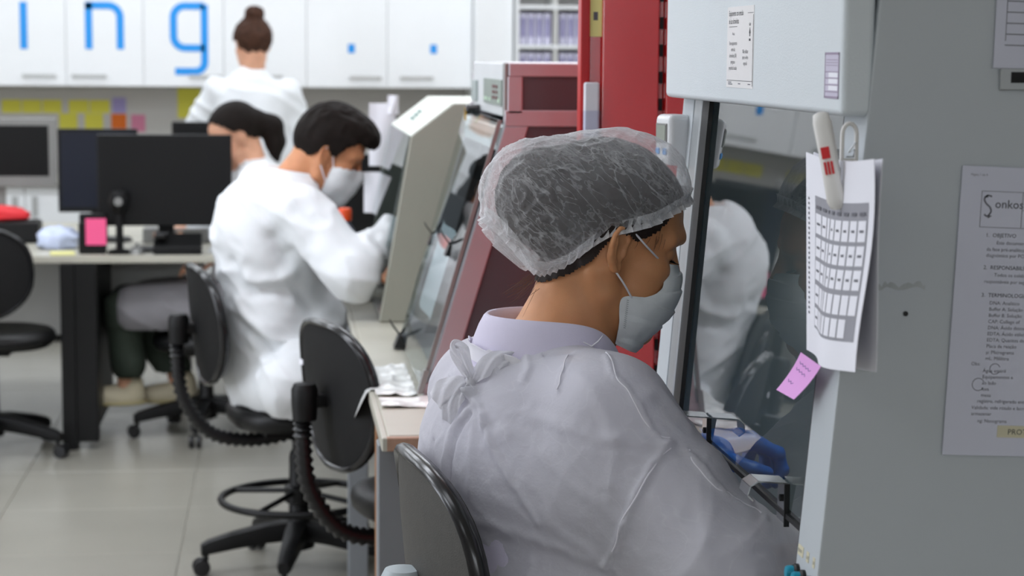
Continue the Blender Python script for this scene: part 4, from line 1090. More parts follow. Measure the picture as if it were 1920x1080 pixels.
woman = mesh_obj('person', V, F, M['skin'], None, ORI)
tag(woman, 'person in white gown and bouffant cap seated at the biosafety cabinet, face mask on', 'person')

# gloves over both hands
for nm, H, W_ in (('glove', RH, RW), ('glove', LH, LW)):
    Wv = np.array(W_)
    allp = np.concatenate([np.array(c[0]) for c in H]); lo, hi = allp.min(0) - .03, allp.max(0) + .03
    dd = H[1][0][1] - H[1][0][0]; dd /= np.linalg.norm(dd)
    f = lambda p, H=H, Wv=Wv, dd=dd: smin(hand_sdf(p, H, .0014), cone(p, Wv - dd * .06, Wv, .035, .027), .012)
    V, F = surfnet(f, np.minimum(lo, Wv - dd * .06 - .04), np.maximum(hi, Wv - dd * .06 + .04), .0028, 1)
    N = vnormals(V, F); V = V + N * ((ridged(V * np.array([70, 70, 120])) - .5) * .0012)[:, None]
    mesh_obj(nm, V, F, M['glove'], woman, ORI)
# ---- hair under the cap
M['hair'] = mat('dark_brown_hair', (34, 24, 20), 0.65, spec=0.25, var=0.25, vscale=60, bump=0.3, bscale=300)
M['hair_light'] = mat('loose_brown_hair', (92, 64, 50), 0.5, var=0.2)
def hairline(q):
    f, y = q[:, 0], np.abs(q[:, 1])
    return np.interp(f, [-.13, -.095, -.075, -.045, -.024, -.012, .006, .020, .045, .062, .075, .085, .12],
                     [-.075, -.070, -.064, -.040, -.012, .022, .026, .020, .040, .064, .086, .094, .098])
def hair_f(p):
    q = HF.loc(p)
    d = smin(head_local(q, ears=False) - .0035, neck_world(p) - .0028, .014)
    d = smin(d, ell(q, (-.088, 0, .048), (.068, .066, .066)), .03)
    d = smin(d, ell(q, (-.005, 0, .062), (.094, .083, .084)), .02)
    return smax(d, -(ell(q, (-.03, 0, -.19), (.09, .09, .10))), .01)
V, F = surfnet(hair_f, (.22, 2.46, 1.13), (.56, 2.70, 1.43), .003, 1)
Q = HF.loc(V.astype(np.float32))
V, F = keep(V, F, (Q[:, 2] > hairline(Q)) & (Q[:, 2] > -.095))
N = vnormals(V, F); Q = HF.loc(V.astype(np.float32))
st = Q * np.array([60, 60, 14]); st[:, 0] += Q[:, 2] * 60
V = V + N * ((ridged(st) - .5) * .003)[:, None]
mesh_obj('hair', V, F, M['hair'], woman, ORI)
# loose strands at the nape and before the ear
m = MB(); rr = random.Random(3)
for k in range(46):
    if k < 34:
        f0 = rr.uniform(-.086, -.074); y0 = rr.uniform(-.035, .025); p0 = np.array([f0, y0, rr.uniform(-.072, -.050)])
        v = np.array([rr.uniform(-.9, -.15), rr.uniform(-.25, .2), -1]); L = rr.uniform(.015, .045)
    else:
        p0 = np.array([rr.uniform(.02, .06), -.071, rr.uniform(.02, .05)]); v = np.array([rr.uniform(-.2, .25), -.03, -1]); L = rr.uniform(.008, .022)
    v = v / np.linalg.norm(v); w = np.array([rr.uniform(-1, .1), rr.uniform(-.6, .6), rr.uniform(-.1, .5)]) * .35
    m.tube([HF.w(p0 + v * L * t + w * L * t * t) for t in (0, .35, .7, 1.0)], [.00028, .00025, .0002, .0001], 4)
o = m.build('stray_hair', M['hair_light'], woman, loc=None); o.data.transform(Matrix.Translation([-c for c in ORI])); o['kind'] = 'stuff'

# eyebrow and lashes
m = MB()
for s in (-1, 1):
    m.tube([HF.w((.1005, s * .016, .040)), HF.w((.0985, s * .026, .0432)), HF.w((.0915, s * .040, .0440)), HF.w((.0800, s * .0525, .0395))], [.0022, .0030, .0026, .001], 8, flat=(1, .6))
o = m.build('eyebrows', M['hair'], woman); o.data.transform(Matrix.Translation([-c for c in ORI]))
m = MB()
for s in (-1, 1):
    for k in range(16):
        t = k / 15; a = -.9 + 1.9 * t
        p0 = np.array([.0790 + .0125 * math.cos(a * .8), s * (.034 + .0145 * math.sin(a)), .0105 - .001 * math.cos(a)])
        v = np.array([.9, s * .55 * math.sin(a), -.35]); v /= np.linalg.norm(v)
        m.tube([HF.w(p0), HF.w(p0 + v * .005 + np.array([0, 0, -.0008])), HF.w(p0 + v * .0095 + np.array([0, 0, .0008]))], [.0006, .0004, .0002], 4)
    m.tube([HF.w(np.array([.0790 + .0127 * math.cos(a * .8), s * (.034 + .0147 * math.sin(a)), .0105 - .001 * math.cos(a)])) for a in np.linspace(-1, 1, 9)], .0007, 5)
o = m.build('eyelashes', M['lash'], woman); o.data.transform(Matrix.Translation([-c for c in ORI]))

# ---- face mask
R_ = [[(.0689, -.0515, .0040), (.088, -.045, .0045), (.103, -.025, .005), (.1125, 0, .004)],
      [(.0800, -.0565, -.0260), (.098, -.048, -.020), (.113, -.029, -.014), (.1225, 0, -.010)],
      [(.0600, -.0610, -.0440), (.090, -.0555, -.040), (.1135, -.033, -.038), (.1245, 0, -.0372)],
      [(.0256, -.0640, -.0535), (.072, -.0595, -.060), (.106, -.035, -.063), (.1205, 0, -.063)],
      [(.0330, -.0590, -.0895), (.066, -.0555, -.086), (.094, -.033, -.087), (.106, 0, -.0866)],
      [(.0400, -.0452, -.1146), (.060, -.041, -.1185), (.077, -.022, -.120), (.086, 0, -.121)]]
rows = []
for r in R_:
    full = list(r) + [(a, -b, c) for a, b, c in r[-2::-1]]
    rows.append(catmull(full, 8))
G = np.array(rows)                                     # 6 x 49 x 3
G = np.stack([catmull(G[:, j], 10) for j in range(G.shape[1])], 1)
nv, nu = G.shape[:2]
dv = np.gradient(G, axis=0); du = np.gradient(G, axis=1); nn = np.cross(du, dv); nn /= np.linalg.norm(nn, axis=2)[..., None]
if (nn[nv // 2, nu // 2] @ np.array([1, 0, 0])) < 0: nn = -nn
vv = np.linspace(0, 5, nv)[:, None]; uu = np.linspace(0, 1, nu)[None]
pl = np.zeros((nv, nu))
for c0 in (1.55, 2.6, 3.6): pl += .0022 / (1 + np.exp(-(vv - c0) * 22)) - .0022 * np.clip((vv - c0 + .9) / .9, 0, 1) * 0
saw = np.mod(vv - .55, 1.03) / 1.03
G = G + nn * (.0030 * (1 - saw) * (np.sin(PI * uu) ** .35) + .0010 * (ridged(np.stack(np.broadcast_arrays(uu * 9, vv * 1.2, 0 * uu + 3 * vv), -1).reshape(-1, 3)).reshape(nv, nu) - .5))[..., None]
W_ = HF.w(G.reshape(-1, 3)).reshape(nv, nu, 3)
mk_ = MB(); mk_.grid((W_ - np.array(ORI)).tolist())
msk = mk_.build('face_mask', M['mask_cloth'], woman, solid=.0012, angle=50)
for s in (-1, 1):
    pts = catmull([(.071, s * .0525, .004), (.036, s * .0775, .0185), (.008, s * .0815, .034), (-.006, s * .0790, .0335), (-.016, s * .081, .012), (-.010, s * .0775, -.014), (.0, s * .0755, -.020), (.018, s * .0735, -.034), (.0385, s * .0640, -.0505)], 6)
    m = MB().tube((HF.w(pts) - np.array(ORI)).tolist(), .00135, 8); m.build('ear_loop', M['paper'], msk)
m = MB()
for k in range(15):                                     # stitched marks on the near edge of the mask
    t = k / 14; a = np.array(R_[3][0]) * (1 - t) + np.array(R_[4][0]) * t + np.array([.006, -.0022, -.001])
    m.tube([HF.w(a) - np.array(ORI), HF.w(a + np.array([.003, 0, 0])) - np.array(ORI)], .00025, 4)
o = m.build('edge_weld', M['ink_soft'], msk); 

# ---- bouffant cap
def ucut(f): return np.interp(f, [-.19, -.156, -.12, -.093, -.078, -.062, -.0375, -.0207, .0024, .0327, .0505, .070, .088, .11],
                              [.02, -.003, -.030, -.047, -.045, -.028, .0065, .0265, .0385, .0545, .0690, .083, .094, .104])
def cap_local(q):
    d = ell(q, (-.004, 0, .066), (.099, .092, .094))
    d = smin(d, ell(q, (-.092, 0, .046), (.084, .084, .080)), .035)
    d = smin(d, ell(q, (.032, 0, .098), (.064, .070, .062)), .03)
    d = smin(d, ell(q, (-.085, -.01, .005), (.062, .070, .055)), .03)
    return d
V, F = surfnet(lambda p: cap_local(HF.loc(p)), (.20, 2.44, 1.16), (.58, 2.72, 1.44), .0026, 2)
Q = HF.loc(V.astype(np.float32)).astype(float)
V, F = keep(V, F, Q[:, 2] > ucut(Q[:, 0]) - .002)
Q = HF.loc(V.astype(np.float32)).astype(float)
uc = ucut(Q[:, 0]); Q[:, 2] = np.maximum(Q[:, 2], uc)
N = vnormals(V, F) @ HF.A.T
ht = np.clip((Q[:, 2] - uc) / .10, 0, 1)                                   # 0 at the elastic, 1 high up
phi = np.arctan2(Q[:, 1], Q[:, 0] + .02)
wv = 1.6 * vnoise(Q * 16) + .8 * vnoise(Q * 40 + 9)
pleat = (1 - np.abs(np.sin(phi * 26 + wv * 5)) ** .7) * np.exp(-ht * 5)
# long diagonal folds drawn from the crown towards the forehead, and crinkles at the back
dg = Q @ np.array([[.55, 0, .83], [0, 1, 0], [-.83, 0, .55]]).T
fold = ridged(np.column_stack([dg[:, 0] * 16, dg[:, 1] * 14, dg[:, 2] * 55]) + wv[:, None] * .5) ** 4
crk = ridged(Q * 48 + wv[:, None]) ** 3 * np.clip(-Q[:, 0] / .12 + .25, .15, 1)
gather = (ridged(np.column_stack([phi * 5.5, ht * .8, 0 * phi]) + wv[:, None] * .4) ** 2) * np.exp(-ht * 2)
disp = .0022 * pleat + .0024 * fold + .0028 * crk + .004 * gather - .002 - .003 * np.exp(-ht * 9)
Q = Q + N * disp[:, None]
V = HF.w(Q)
def cap_mat():
    m = bpy.data.materials.new('cap_nonwoven'); m.use_nodes = True
    nt = m.node_tree; NN = nt.nodes; L = nt.links; NN.remove(NN['Principled BSDF']); out = NN['Material Output']
    tc = NN.new('ShaderNodeTexCoord')
    df = NN.new('ShaderNodeBsdfDiffuse'); tl = NN.new('ShaderNodeBsdfTranslucent')
    df.inputs['Color'].default_value = (.86, .86, .88, 1); tl.inputs['Color'].default_value = (.86, .86, .88, 1)
    ml = NN.new('ShaderNodeMixShader'); ml.inputs[0].default_value = .35
    L.new(df.outputs[0], ml.inputs[1]); L.new(tl.outputs[0], ml.inputs[2])
    tr = NN.new('ShaderNodeBsdfTransparent'); mx = NN.new('ShaderNodeMixShader')
    def lines(scale, stretch, rot, lo, hi):
        m0 = NN.new('ShaderNodeMapping'); m0.inputs['Rotation'].default_value = rot
        mp = NN.new('ShaderNodeMapping'); mp.inputs['Scale'].default_value = stretch
        L.new(tc.outputs['Object'], m0.inputs['Vector']); L.new(m0.outputs[0], mp.inputs['Vector'])
        nz = NN.new('ShaderNodeTexNoise'); nz.inputs['Scale'].default_value = scale; nz.inputs['Detail'].default_value = 3; nz.inputs['Distortion'].default_value = .6
        L.new(mp.outputs[0], nz.inputs['Vector'])
        a = NN.new('ShaderNodeMath'); a.operation = 'SUBTRACT'; a.inputs[1].default_value = .5; L.new(nz.outputs['Fac'], a.inputs[0])
        b = NN.new('ShaderNodeMath'); b.operation = 'ABSOLUTE'; L.new(a.outputs[0], b.inputs[0])
        r = NN.new('ShaderNodeMapRange'); r.inputs[1].default_value = lo; r.inputs[2].default_value = hi; r.inputs[3].default_value = 1; r.inputs[4].default_value = 0
        L.new(b.outputs[0], r.inputs[0]); return r
    l1 = lines(85, (.22, 1, 1), (0, -.71, .15), .0, .035)
    l2 = lines(34, (.16, 1, 1), (0, -.80, -.1), .0, .018)
    fz = NN.new('ShaderNodeTexNoise'); fz.inputs['Scale'].default_value = 260; fz.inputs['Detail'].default_value = 4; L.new(tc.outputs['Object'], fz.inputs['Vector'])
    s1 = NN.new('ShaderNodeMath'); s1.operation = 'MULTIPLY_ADD'; s1.inputs[1].default_value = .17; s1.inputs[2].default_value = .03; L.new(l1.outputs[0], s1.inputs[0])
    s2 = NN.new('ShaderNodeMath'); s2.operation = 'MULTIPLY_ADD'; s2.inputs[1].default_value = .24; L.new(l2.outputs[0], s2.inputs[0]); L.new(s1.outputs[0], s2.inputs[2])
    s3 = NN.new('ShaderNodeMath'); s3.operation = 'MULTIPLY_ADD'; s3.inputs[1].default_value = .28; L.new(fz.outputs['Fac'], s3.inputs[0]); L.new(s2.outputs[0], s3.inputs[2])
    s3.use_clamp = True
    lw = NN.new('ShaderNodeLayerWeight'); lw.inputs['Blend'].default_value = .35          # more fibre in the line of sight where the sheet is seen edge on
    s4 = NN.new('ShaderNodeMath'); s4.operation = 'MULTIPLY_ADD'; s4.inputs[1].default_value = .62; L.new(lw.outputs['Facing'], s4.inputs[0]); L.new(s3.outputs[0], s4.inputs[2]); s4.use_clamp = True
    L.new(s4.outputs[0], mx.inputs[0]); L.new(tr.outputs[0], mx.inputs[1]); L.new(ml.outputs[0], mx.inputs[2]); L.new(mx.outputs[0], out.inputs[0])
    return m
M['cap'] = cap_mat()
cap = mesh_obj('bouffant_cap', V, F, M['cap'], woman, ORI, label='translucent white bouffant cap')
# gathered elastic rim
rim = []
nA = 300
for i in range(nA):
    a = 2 * PI * i / nA; c_, s_ = math.cos(a), math.sin(a); lo, hi = .02, .25
    for _ in range(18):
        r = (lo + hi) / 2; f_ = -.03 + r * c_; q = np.array([[f_, r * s_, float(ucut(f_))]], np.float32)
        if cap_local(q)[0] < 0: lo = r
        else: hi = r
    rim.append((-.03 + lo * c_, lo * s_, float(ucut(-.03 + lo * c_)), c_, s_))
rows = []
for k, (dz, do, am) in enumerate(((.012, .0005, .0008), (.006, -.0015, .0018), (.000, -.002, .0024), (-.004, .001, .0030), (-.007, .0035, .0034))):
    row = []
    for i, (f_, y_, u_, c_, s_) in enumerate(rim):
        z_ = am * math.sin(i * 2 * PI / nA * 62 + 2.2 * math.sin(i * .11)) + .5 * am * math.sin(i * 2 * PI / nA * 97)
        row.append(HF.w((f_ + c_ * (do + z_), y_ + s_ * (do + z_), u_ + dz + .4 * z_)) - np.array(ORI))
    row.append(row[0]); rows.append([tuple(q) for q in row])
M['cap_rim'] = M['cap'].copy()
for nd in M['cap_rim'].node_tree.nodes:
    if nd.type == 'MATH' and nd.operation == 'MULTIPLY_ADD' and abs(nd.inputs[2].default_value - .03) < 1e-4: nd.inputs[2].default_value = .50
MB().grid(rows).build('elastic_rim', M['cap_rim'], cap, angle=80)

# ---- polo collar
def collar_pt(a, r, z): return (.362 + .092 * r * math.cos(a), 2.546 + .080 * r * math.sin(a), z + .010 * math.cos(a) * 0)
rows = []
AA = np.radians(np.linspace(32, 328, 70))
for r, z in ((.80, 1.085), (.86, 1.12), (.93, 1.155), (.965, 1.163), (1.0, 1.1645), (1.04, 1.161), (1.11, 1.149), (1.19, 1.130), (1.26, 1.106), (1.30, 1.085)):
    row = []
    for a in AA:
        fr = abs((a - PI) / (PI - AA[0]))
        row.append((np.array(collar_pt(a, r + .02 * math.sin(3 * a) * (r - .8), z - .006 * fr ** 3 * (r > .9) - .05 * fr ** 7)) - np.array(ORI)).tolist())
    rows.append(row)
MB().grid(rows).build('polo_collar', M['cloth_shirt'], woman, solid=.0022, angle=70)

# ---- gown
RT = rotm(rz=math.radians(18))
LE2 = (.54, 2.755, .915)
def gown_f(p):
    d = ell(p, (.345, 2.545, .955), (.142, .190, .185), RT)
    d = smin(d, ell(p, (.322, 2.56, 1.035), (.088, .150, .095), RT), .04)
    d = smin(d, ell(p, (.275, 2.60, .975), (.083, .100, .090)), .03)
    for s, A_, r0, r1 in ((-1, RS, .045, .064), (1, LS, .045, .060)):
        d = smin(d, cone(p, (.352, 2.548 + s * .05, 1.095), A_, r0, r1), .03)
    d = smin(d, chain(p, [RS, RE, RW], [.068, .074, .052], .04), .05)
    d = smin(d, cone(p, (.43, 2.41, .95), (.58, 2.31, .80), .105, .075), .05)
    d = smin(d, chain(p, [LS, LE, LE2], [.064, .068, .038], .04), .04)
    d = smin(d, ell(p, (.43, 2.52, .83), (.15, .17, .2), RT), .06)
    d = smin(d, ell(p, (.37, 2.5, .72), (.16, .21, .17)), .06)
    d = smin(d, cone(p, (.36, 2.41, .66), (.66, 2.50, .63), .10, .085), .05)
    d = smin(d, cone(p, (.34, 2.60, .66), (.62, 2.66, .63), .10, .085), .05)
    d = smax(d, -ell(p, (.362, 2.546, 1.196), (.122, .106, .085)), .008)
    return d
V, F = surfnet(gown_f, (.10, 2.13, .50), (.80, 2.92, 1.19), .0038, 2)
V, F = keep(V, F, V[:, 2] > .54)
N = vnormals(V, F)
w1 = np.column_stack([vnoise(V * 5 + k * 17) for k in range(3)])
P1 = V @ rotm(ry=.7, rz=.5)
big = ridged(P1 * np.array([3.2, 6.5, 6.5]) + w1 * .9 + 3.1)
P2 = V @ rotm(ry=-.9, rz=-.3)
mid = ridged(P2 * np.array([5, 13, 13]) + w1 * 1.6 + 7.7)
P3 = V @ rotm(ry=.2, rx=.8)
fine = ridged(P3 * np.array([9, 30, 30]) + w1 * 3)
neckfade = np.clip((1.10 - V[:, 2]) / .05, .25, 1)
disp = neckfade * (.0075 * (big ** 3 - .35) + .0032 * (mid ** 4 - .2) + .0016 * fine ** 4 + .0006 * ridged(V * 75) ** 2)
def polyd(V, P):
    best = np.full(len(V), 9.)
    for a, b in zip(P[:-1], P[1:]):
        a = np.array(a); b = np.array(b); ab = b - a
        t = np.clip(((V - a) @ ab) / (ab @ ab + 1e-12), 0, 1)
        best = np.minimum(best, np.linalg.norm(V - a - t[:, None] * ab, axis=1))
    return best
#SEAMS0
SEAMS = [
    ([(0.464, 2.300, 1.036), (0.441, 2.289, 1.008), (0.422, 2.290, 0.972), (0.412, 2.297, 0.938), (0.395, 2.325, 0.881)], 0.0045, 0.0045),
    ([(0.401, 2.388, 1.132), (0.404, 2.346, 1.116), (0.415, 2.334, 1.105), (0.434, 2.318, 1.077), (0.454, 2.302, 1.040), (0.468, 2.302, 1.037)], 0.0035, 0.004),
    ([(0.464, 2.300, 1.036), (0.405, 2.306, 1.040), (0.370, 2.324, 1.044), (0.335, 2.361, 1.052), (0.308, 2.404, 1.051)], 0.0045, 0.009),
    ([(0.258, 2.446, 1.047), (0.262, 2.433, 1.025), (0.274, 2.410, 0.996), (0.294, 2.386, 0.964), (0.317, 2.364, 0.929)], 0.0045, 0.006),
    ([(0.321, 2.360, 0.942), (0.348, 2.348, 0.913), (0.377, 2.332, 0.899)], 0.005, 0.009),
    ([(0.235, 2.458, 0.916), (0.272, 2.411, 0.912), (0.322, 2.365, 0.902), (0.368, 2.341, 0.890), (0.395, 2.325, 0.881)], 0.005, 0.008),
    ([(0.264, 2.429, 1.020), (0.285, 2.412, 1.034), (0.309, 2.392, 1.026), (0.322, 2.370, 1.012), (0.353, 2.334, 0.982), (0.394, 2.307, 0.955), (0.414, 2.295, 0.938)], 0.0045, 0.01),
    ([(0.438, 2.328, 1.089), (0.460, 2.346, 1.094), (0.480, 2.344, 1.073), (0.497, 2.337, 1.051)], 0.005, 0.01),
    ([(0.405, 2.306, 1.040), (0.398, 2.307, 1.003), (0.397, 2.305, 0.969)], 0.003, 0.008),
    ([(0.311, 2.376, 0.876), (0.305, 2.374, 0.858)], 0.003, 0.005),
    ([(0.489, 2.298, 1.027), (0.514, 2.281, 1.000), (0.522, 2.278, 0.990), (0.535, 2.276, 0.976), (0.554, 2.278, 0.962), (0.582, 2.281, 0.952)], 0.004, 0.0045),
    ([(0.273, 2.475, 1.101), (0.296, 2.493, 1.123), (0.353, 2.619, 1.125)], 0.005, 0.008),
    ([(0.344, 2.611, 1.120), (0.312, 2.452, 1.115), (0.305, 2.436, 1.096)], 0.003, 0.006),
    ([(0.359, 2.416, 1.125), (0.345, 2.388, 1.104), (0.341, 2.375, 1.091)], 0.003, 0.004),
    ([(0.334, 2.448, 1.124), (0.363, 2.432, 1.130)], -0.003, 0.004),
    ([(0.245, 2.482, 1.068), (0.232, 2.533, 1.077), (0.227, 2.572, 1.081)], 0.005, 0.005),
    ([(0.245, 2.482, 1.068), (0.229, 2.512, 1.055), (0.215, 2.533, 1.034)], 0.006, 0.006),
    ([(0.245, 2.482, 1.068), (0.253, 2.458, 1.056), (0.256, 2.444, 1.035)], 0.005, 0.005),
    ([(0.245, 2.485, 1.069), (0.258, 2.482, 1.089), (0.278, 2.470, 1.102)], 0.006, 0.008),
    ([(0.246, 2.483, 1.071), (0.245, 2.515, 1.090), (0.250, 2.541, 1.107)], 0.004, 0.005),
    ([(0.240, 2.472, 1.043), (0.226, 2.485, 1.017), (0.216, 2.494, 0.942)], -0.006, 0.0045),
    ([(0.236, 2.480, 1.043), (0.221, 2.500, 1.015), (0.211, 2.507, 0.951)], 0.004, 0.006),
    ([(0.200, 2.542, 0.995), (0.200, 2.528, 0.951)], -0.004, 0.004),
    ([(0.246, 2.460, 1.038), (0.242, 2.448, 0.999), (0.240, 2.445, 0.951)], 0.004, 0.008),
    ([(0.505, 2.235, 0.942), (0.547, 2.233, 0.934), (0.588, 2.245, 0.918)], 0.004, 0.01),
    ([(0.446, 2.279, 0.972), (0.486, 2.240, 0.932), (0.502, 2.219, 0.894)], 0.004, 0.012),
    ([(0.367, 2.366, 1.112), (0.387, 2.324, 1.080), (0.399, 2.308, 1.045)], 0.004, 0.01),
]
SEAMS = [([V[np.argmin(((V - np.array(q)) ** 2).sum(1))] for q in (np.array(P_) if len(P_) < 3 else catmull(P_, 5))], A_, w_) for P_, A_, w_ in SEAMS]
#SEAMS1
for P_, A_, w_ in SEAMS:
    if w_ > .0065: A_ = A_ * .65
    dd = polyd(V, P_); disp += A_ * np.exp(-(dd / w_) ** 2)
V = V + N * disp[:, None]
def sheet_mat(name, c, tl=.34, tr=.10, var=.03):
    m = mat(name, c, 0.85, var=var, vscale=14, bump=0.3, bscale=240, sheen=0.1)
    nt = m.node_tree; NN = nt.nodes; L = nt.links; pb = NN['Principled BSDF']; out = NN['Material Output']
    t = NN.new('ShaderNodeBsdfTranslucent'); t.inputs['Color'].default_value = lin(c)
    x = NN.new('ShaderNodeBsdfTransparent'); m1 = NN.new('ShaderNodeMixShader'); m2 = NN.new('ShaderNodeMixShader')
    m1.inputs[0].default_value = tl; m2.inputs[0].default_value = tr
    L.new(pb.outputs[0], m1.inputs[1]); L.new(t.outputs[0], m1.inputs[2]); L.new(m1.outputs[0], m2.inputs[1]); L.new(x.outputs[0], m2.inputs[2]); L.new(m2.outputs[0], out.inputs[0])
    # thread-thin creases show paler than the cloth
    tc = NN.new('ShaderNodeTexCoord'); nz = NN.new('ShaderNodeTexNoise'); nz.inputs['Scale'].default_value = 16; nz.inputs['Detail'].default_value = 2; nz.inputs['Distortion'].default_value = .5
    L.new(tc.outputs['Object'], nz.inputs['Vector'])
    a = NN.new('ShaderNodeMath'); a.operation = 'SUBTRACT'; a.inputs[1].default_value = .5; L.new(nz.outputs['Fac'], a.inputs[0])
    b = NN.new('ShaderNodeMath'); b.operation = 'ABSOLUTE'; L.new(a.outputs[0], b.inputs[0])
    r = NN.new('ShaderNodeMapRange'); r.inputs[1].default_value = 0; r.inputs[2].default_value = .012; r.inputs[3].default_value = .5; r.inputs[4].default_value = 0; L.new(b.outputs[0], r.inputs[0])
    mc = NN.new('ShaderNodeMixRGB'); mc.inputs[2].default_value = lin((236, 236, 240)); L.new(r.outputs[0], mc.inputs[0])
    src = pb.inputs['Base Color'].links[0].from_socket; L.new(src, mc.inputs[1]); L.new(mc.outputs[0], pb.inputs['Base Color'])
    return m
M['gown'] = sheet_mat('gown_nonwoven', (222, 221, 227))
M['gown_flap'] = sheet_mat('gown_tie_cloth', (226, 225, 231), .3, .04)
# shirt worn under the gown
def shirt_f(p):
    d = torso_core(p) - .007
    d = smin(d, cone(p, (.352, 2.548, 1.07), (.345, 2.545, 1.0), .085, .12), .03)
    return smax(d, p[:, 0] - .60, .004)
Vs, Fs = surfnet(shirt_f, (.16, 2.18, .56), (.66, 2.92, 1.16), .0075, 2)
mesh_obj('polo_shirt', Vs, Fs, M['cloth_shirt'], woman, ORI)
gown = mesh_obj('isolation_gown', V, F, M['gown'], woman, ORI, label='white disposable gown tied at the back')

M['seam'] = mat('gown_seam', (222, 220, 227), 0.8, var=0.02)
def on_gown(q): return V[np.argmin(((V - np.array(q)) ** 2).sum(1))]
VN = vnormals(V, F)
for k in (0, 1, 10, 13):
    pts = []
    for q in catmull(np.array(SEAMS[k][0])[::6 if len(SEAMS[k][0]) > 12 else 5], 8):
        i = np.argmin(((V - q) ** 2).sum(1)); pts.append(q * 0 + V[i] + VN[i] * .0004)
    pts = np.array(pts)
    for _ in range(3): pts[1:-1] = (pts[:-2] + 2 * pts[1:-1] + pts[2:]) / 4
    MB().tube((pts - np.array(ORI)).tolist(), .0011, 6).build('seam', M['seam'], gown)
# the bow of the tie at the upper back
K = on_gown((.256, 2.49, 1.072)); kx = None
#BOW#
KN = np.array([-.42, -.88, .22]); KN /= np.linalg.norm(KN)
KB = K + KN * .002
TX = np.cross(np.array([0, 0, 1.]), KN); TX /= np.linalg.norm(TX); TX = TX if TX[0] > 0 else -TX
def strip(pts, ws, name, cam=.25):
    """pts: (along, up, out) from the knot; a crumpled band with its face turned outwards"""
    P = catmull([KB + TX * a + np.array([0, 0, 1.]) * b + KN * c for a, b, c in pts], 7); n = len(P)
    w = np.interp(np.linspace(0, 1, n), np.linspace(0, 1, len(ws)), ws); rows = []
    for i in range(n):
        T = P[min(i + 1, n - 1)] - P[max(i - 1, 0)]; T /= np.linalg.norm(T); W = np.cross(T, KN); W /= np.linalg.norm(W) + 1e-9
        rows.append([(P[i] + W * w[i] * q + KN * (w[i] * cam * (1 - q * q) + .0022 * math.sin(5 * q + .6 * i)) - np.array(ORI)).tolist() for q in np.linspace(-1, 1, 9)])
    return MB().grid(rows).build(name, M['gown_flap'], gown, angle=80)
strip([(0, 0, .004), (-.012, .020, .006), (-.022, .040, .006), (-.020, .048, .006), (-.008, .040, .009), (-.002, .018, .010), (0, .002, .008)], [.004, .007, .007, .006, .007, .007, .004], 'tie_bow')
strip([(0, 0, .004), (-.016, -.004, .007), (-.034, -.014, .006), (-.050, -.028, .001)], [.004, .012, .017, .014], 'tie_bow')
strip([(0, 0, .006), (-.012, -.016, .010), (-.026, -.034, .008), (-.036, -.052, .001)], [.004, .009, .012, .010], 'tie_end')
strip([(0, 0, .006), (.006, -.014, .009), (.009, -.030, .004)], [.005, .008, .004], 'tie_end')
strip([(0, .0, .006), (.016, .016, .008), (.034, .030, .004), (.060, .038, -.006)], [.005, .012, .013, .006], 'tie_end')
m = MB(); m.grid([[(KB + TX * (.008 * math.sin(t) * math.cos(p)) + np.array([0, 0, 1.]) * (.009 * math.cos(t)) + KN * (.004 + .007 * math.sin(t) * math.sin(p)) - np.array(ORI)).tolist() for p in np.linspace(0, 2 * PI, 12, endpoint=False)] for t in np.linspace(.05, PI - .05, 8)], closed=True).build('tie_knot', M['gown_flap'], gown)
# torn neck edge of the gown, with its loose string
rows = [[], [], []]
for a in np.radians(np.linspace(60, 300, 90)):
    for k, (r, z) in enumerate(((1.22, -.016), (1.20, -.004), (1.225, .0045))):
        rag = .004 * (vnoise(np.array([[a * 9, k * .6, 2.0]]))[0] - .5) * k
        rows[k].append((.362 + (.094 * r + rag) * math.cos(a) - ORI[0], 2.546 + (.084 * r + rag) * math.sin(a) - ORI[1], 1.112 + z + rag * 1.4 + .012 * max(0, -math.cos(a)) + .006 * math.sin(a) - ORI[2]))
MB().grid(rows).build('neck_edge', M['seam'], gown, solid=.0012, angle=70)
st = on_gown((.385, 2.465, 1.13))
MB().tube([tuple(st + np.array(q) - np.array(ORI)) for q in ((-.022, -.004, .014), (-.012, -.006, .008), (0, -.008, .003), (.010, -.008, -.002), (.018, -.008, .004), (.024, -.009, .012))], [.0012, .0014, .0012, .0012, .0010, .0006], 6).build('loose_string', M['seam'], gown)

# trousers and shoes
def trous(p):
    d = ell(p, (.36, 2.5, .68), (.12, .16, .1))
    for hip, knee, ank in (((.38, 2.42, .66), (.78, 2.53, .64), (.80, 2.54, .20)), ((.36, 2.58, .66), (.76, 2.68, .64), (.78, 2.70, .20))):
        d = smin(d, chain(p, [hip, knee, ank], [.078, .055, .042], .03), .03)
    return d
V, F = surfnet(trous, (.2, 2.3, .08), (.9, 2.8, .82), .011, 1)
mesh_obj('trousers', V, F, M['trousers'], woman, ORI)
for x, y in ((.80, 2.54), (.78, 2.70)):
    zf = .087
    V, F = surfnet(lambda p: smax(smin(ell(p, (x + .06, y, .03 + zf), (.12, .042, .045)), ell(p, (x, y, .07 + zf), (.045, .036, .06)), .03), .003 + zf - p[:, 2], .004), (x - .1, y - .08, -.01 + zf), (x + .22, y + .08, .15 + zf), .007, 1)
    mesh_obj('shoe', V, F, M['shoe'], woman, ORI)
woman.scale = (1.06, 1.06, 1.06)          # tall adult
woman.location = (.4452, 2.65, -.09)
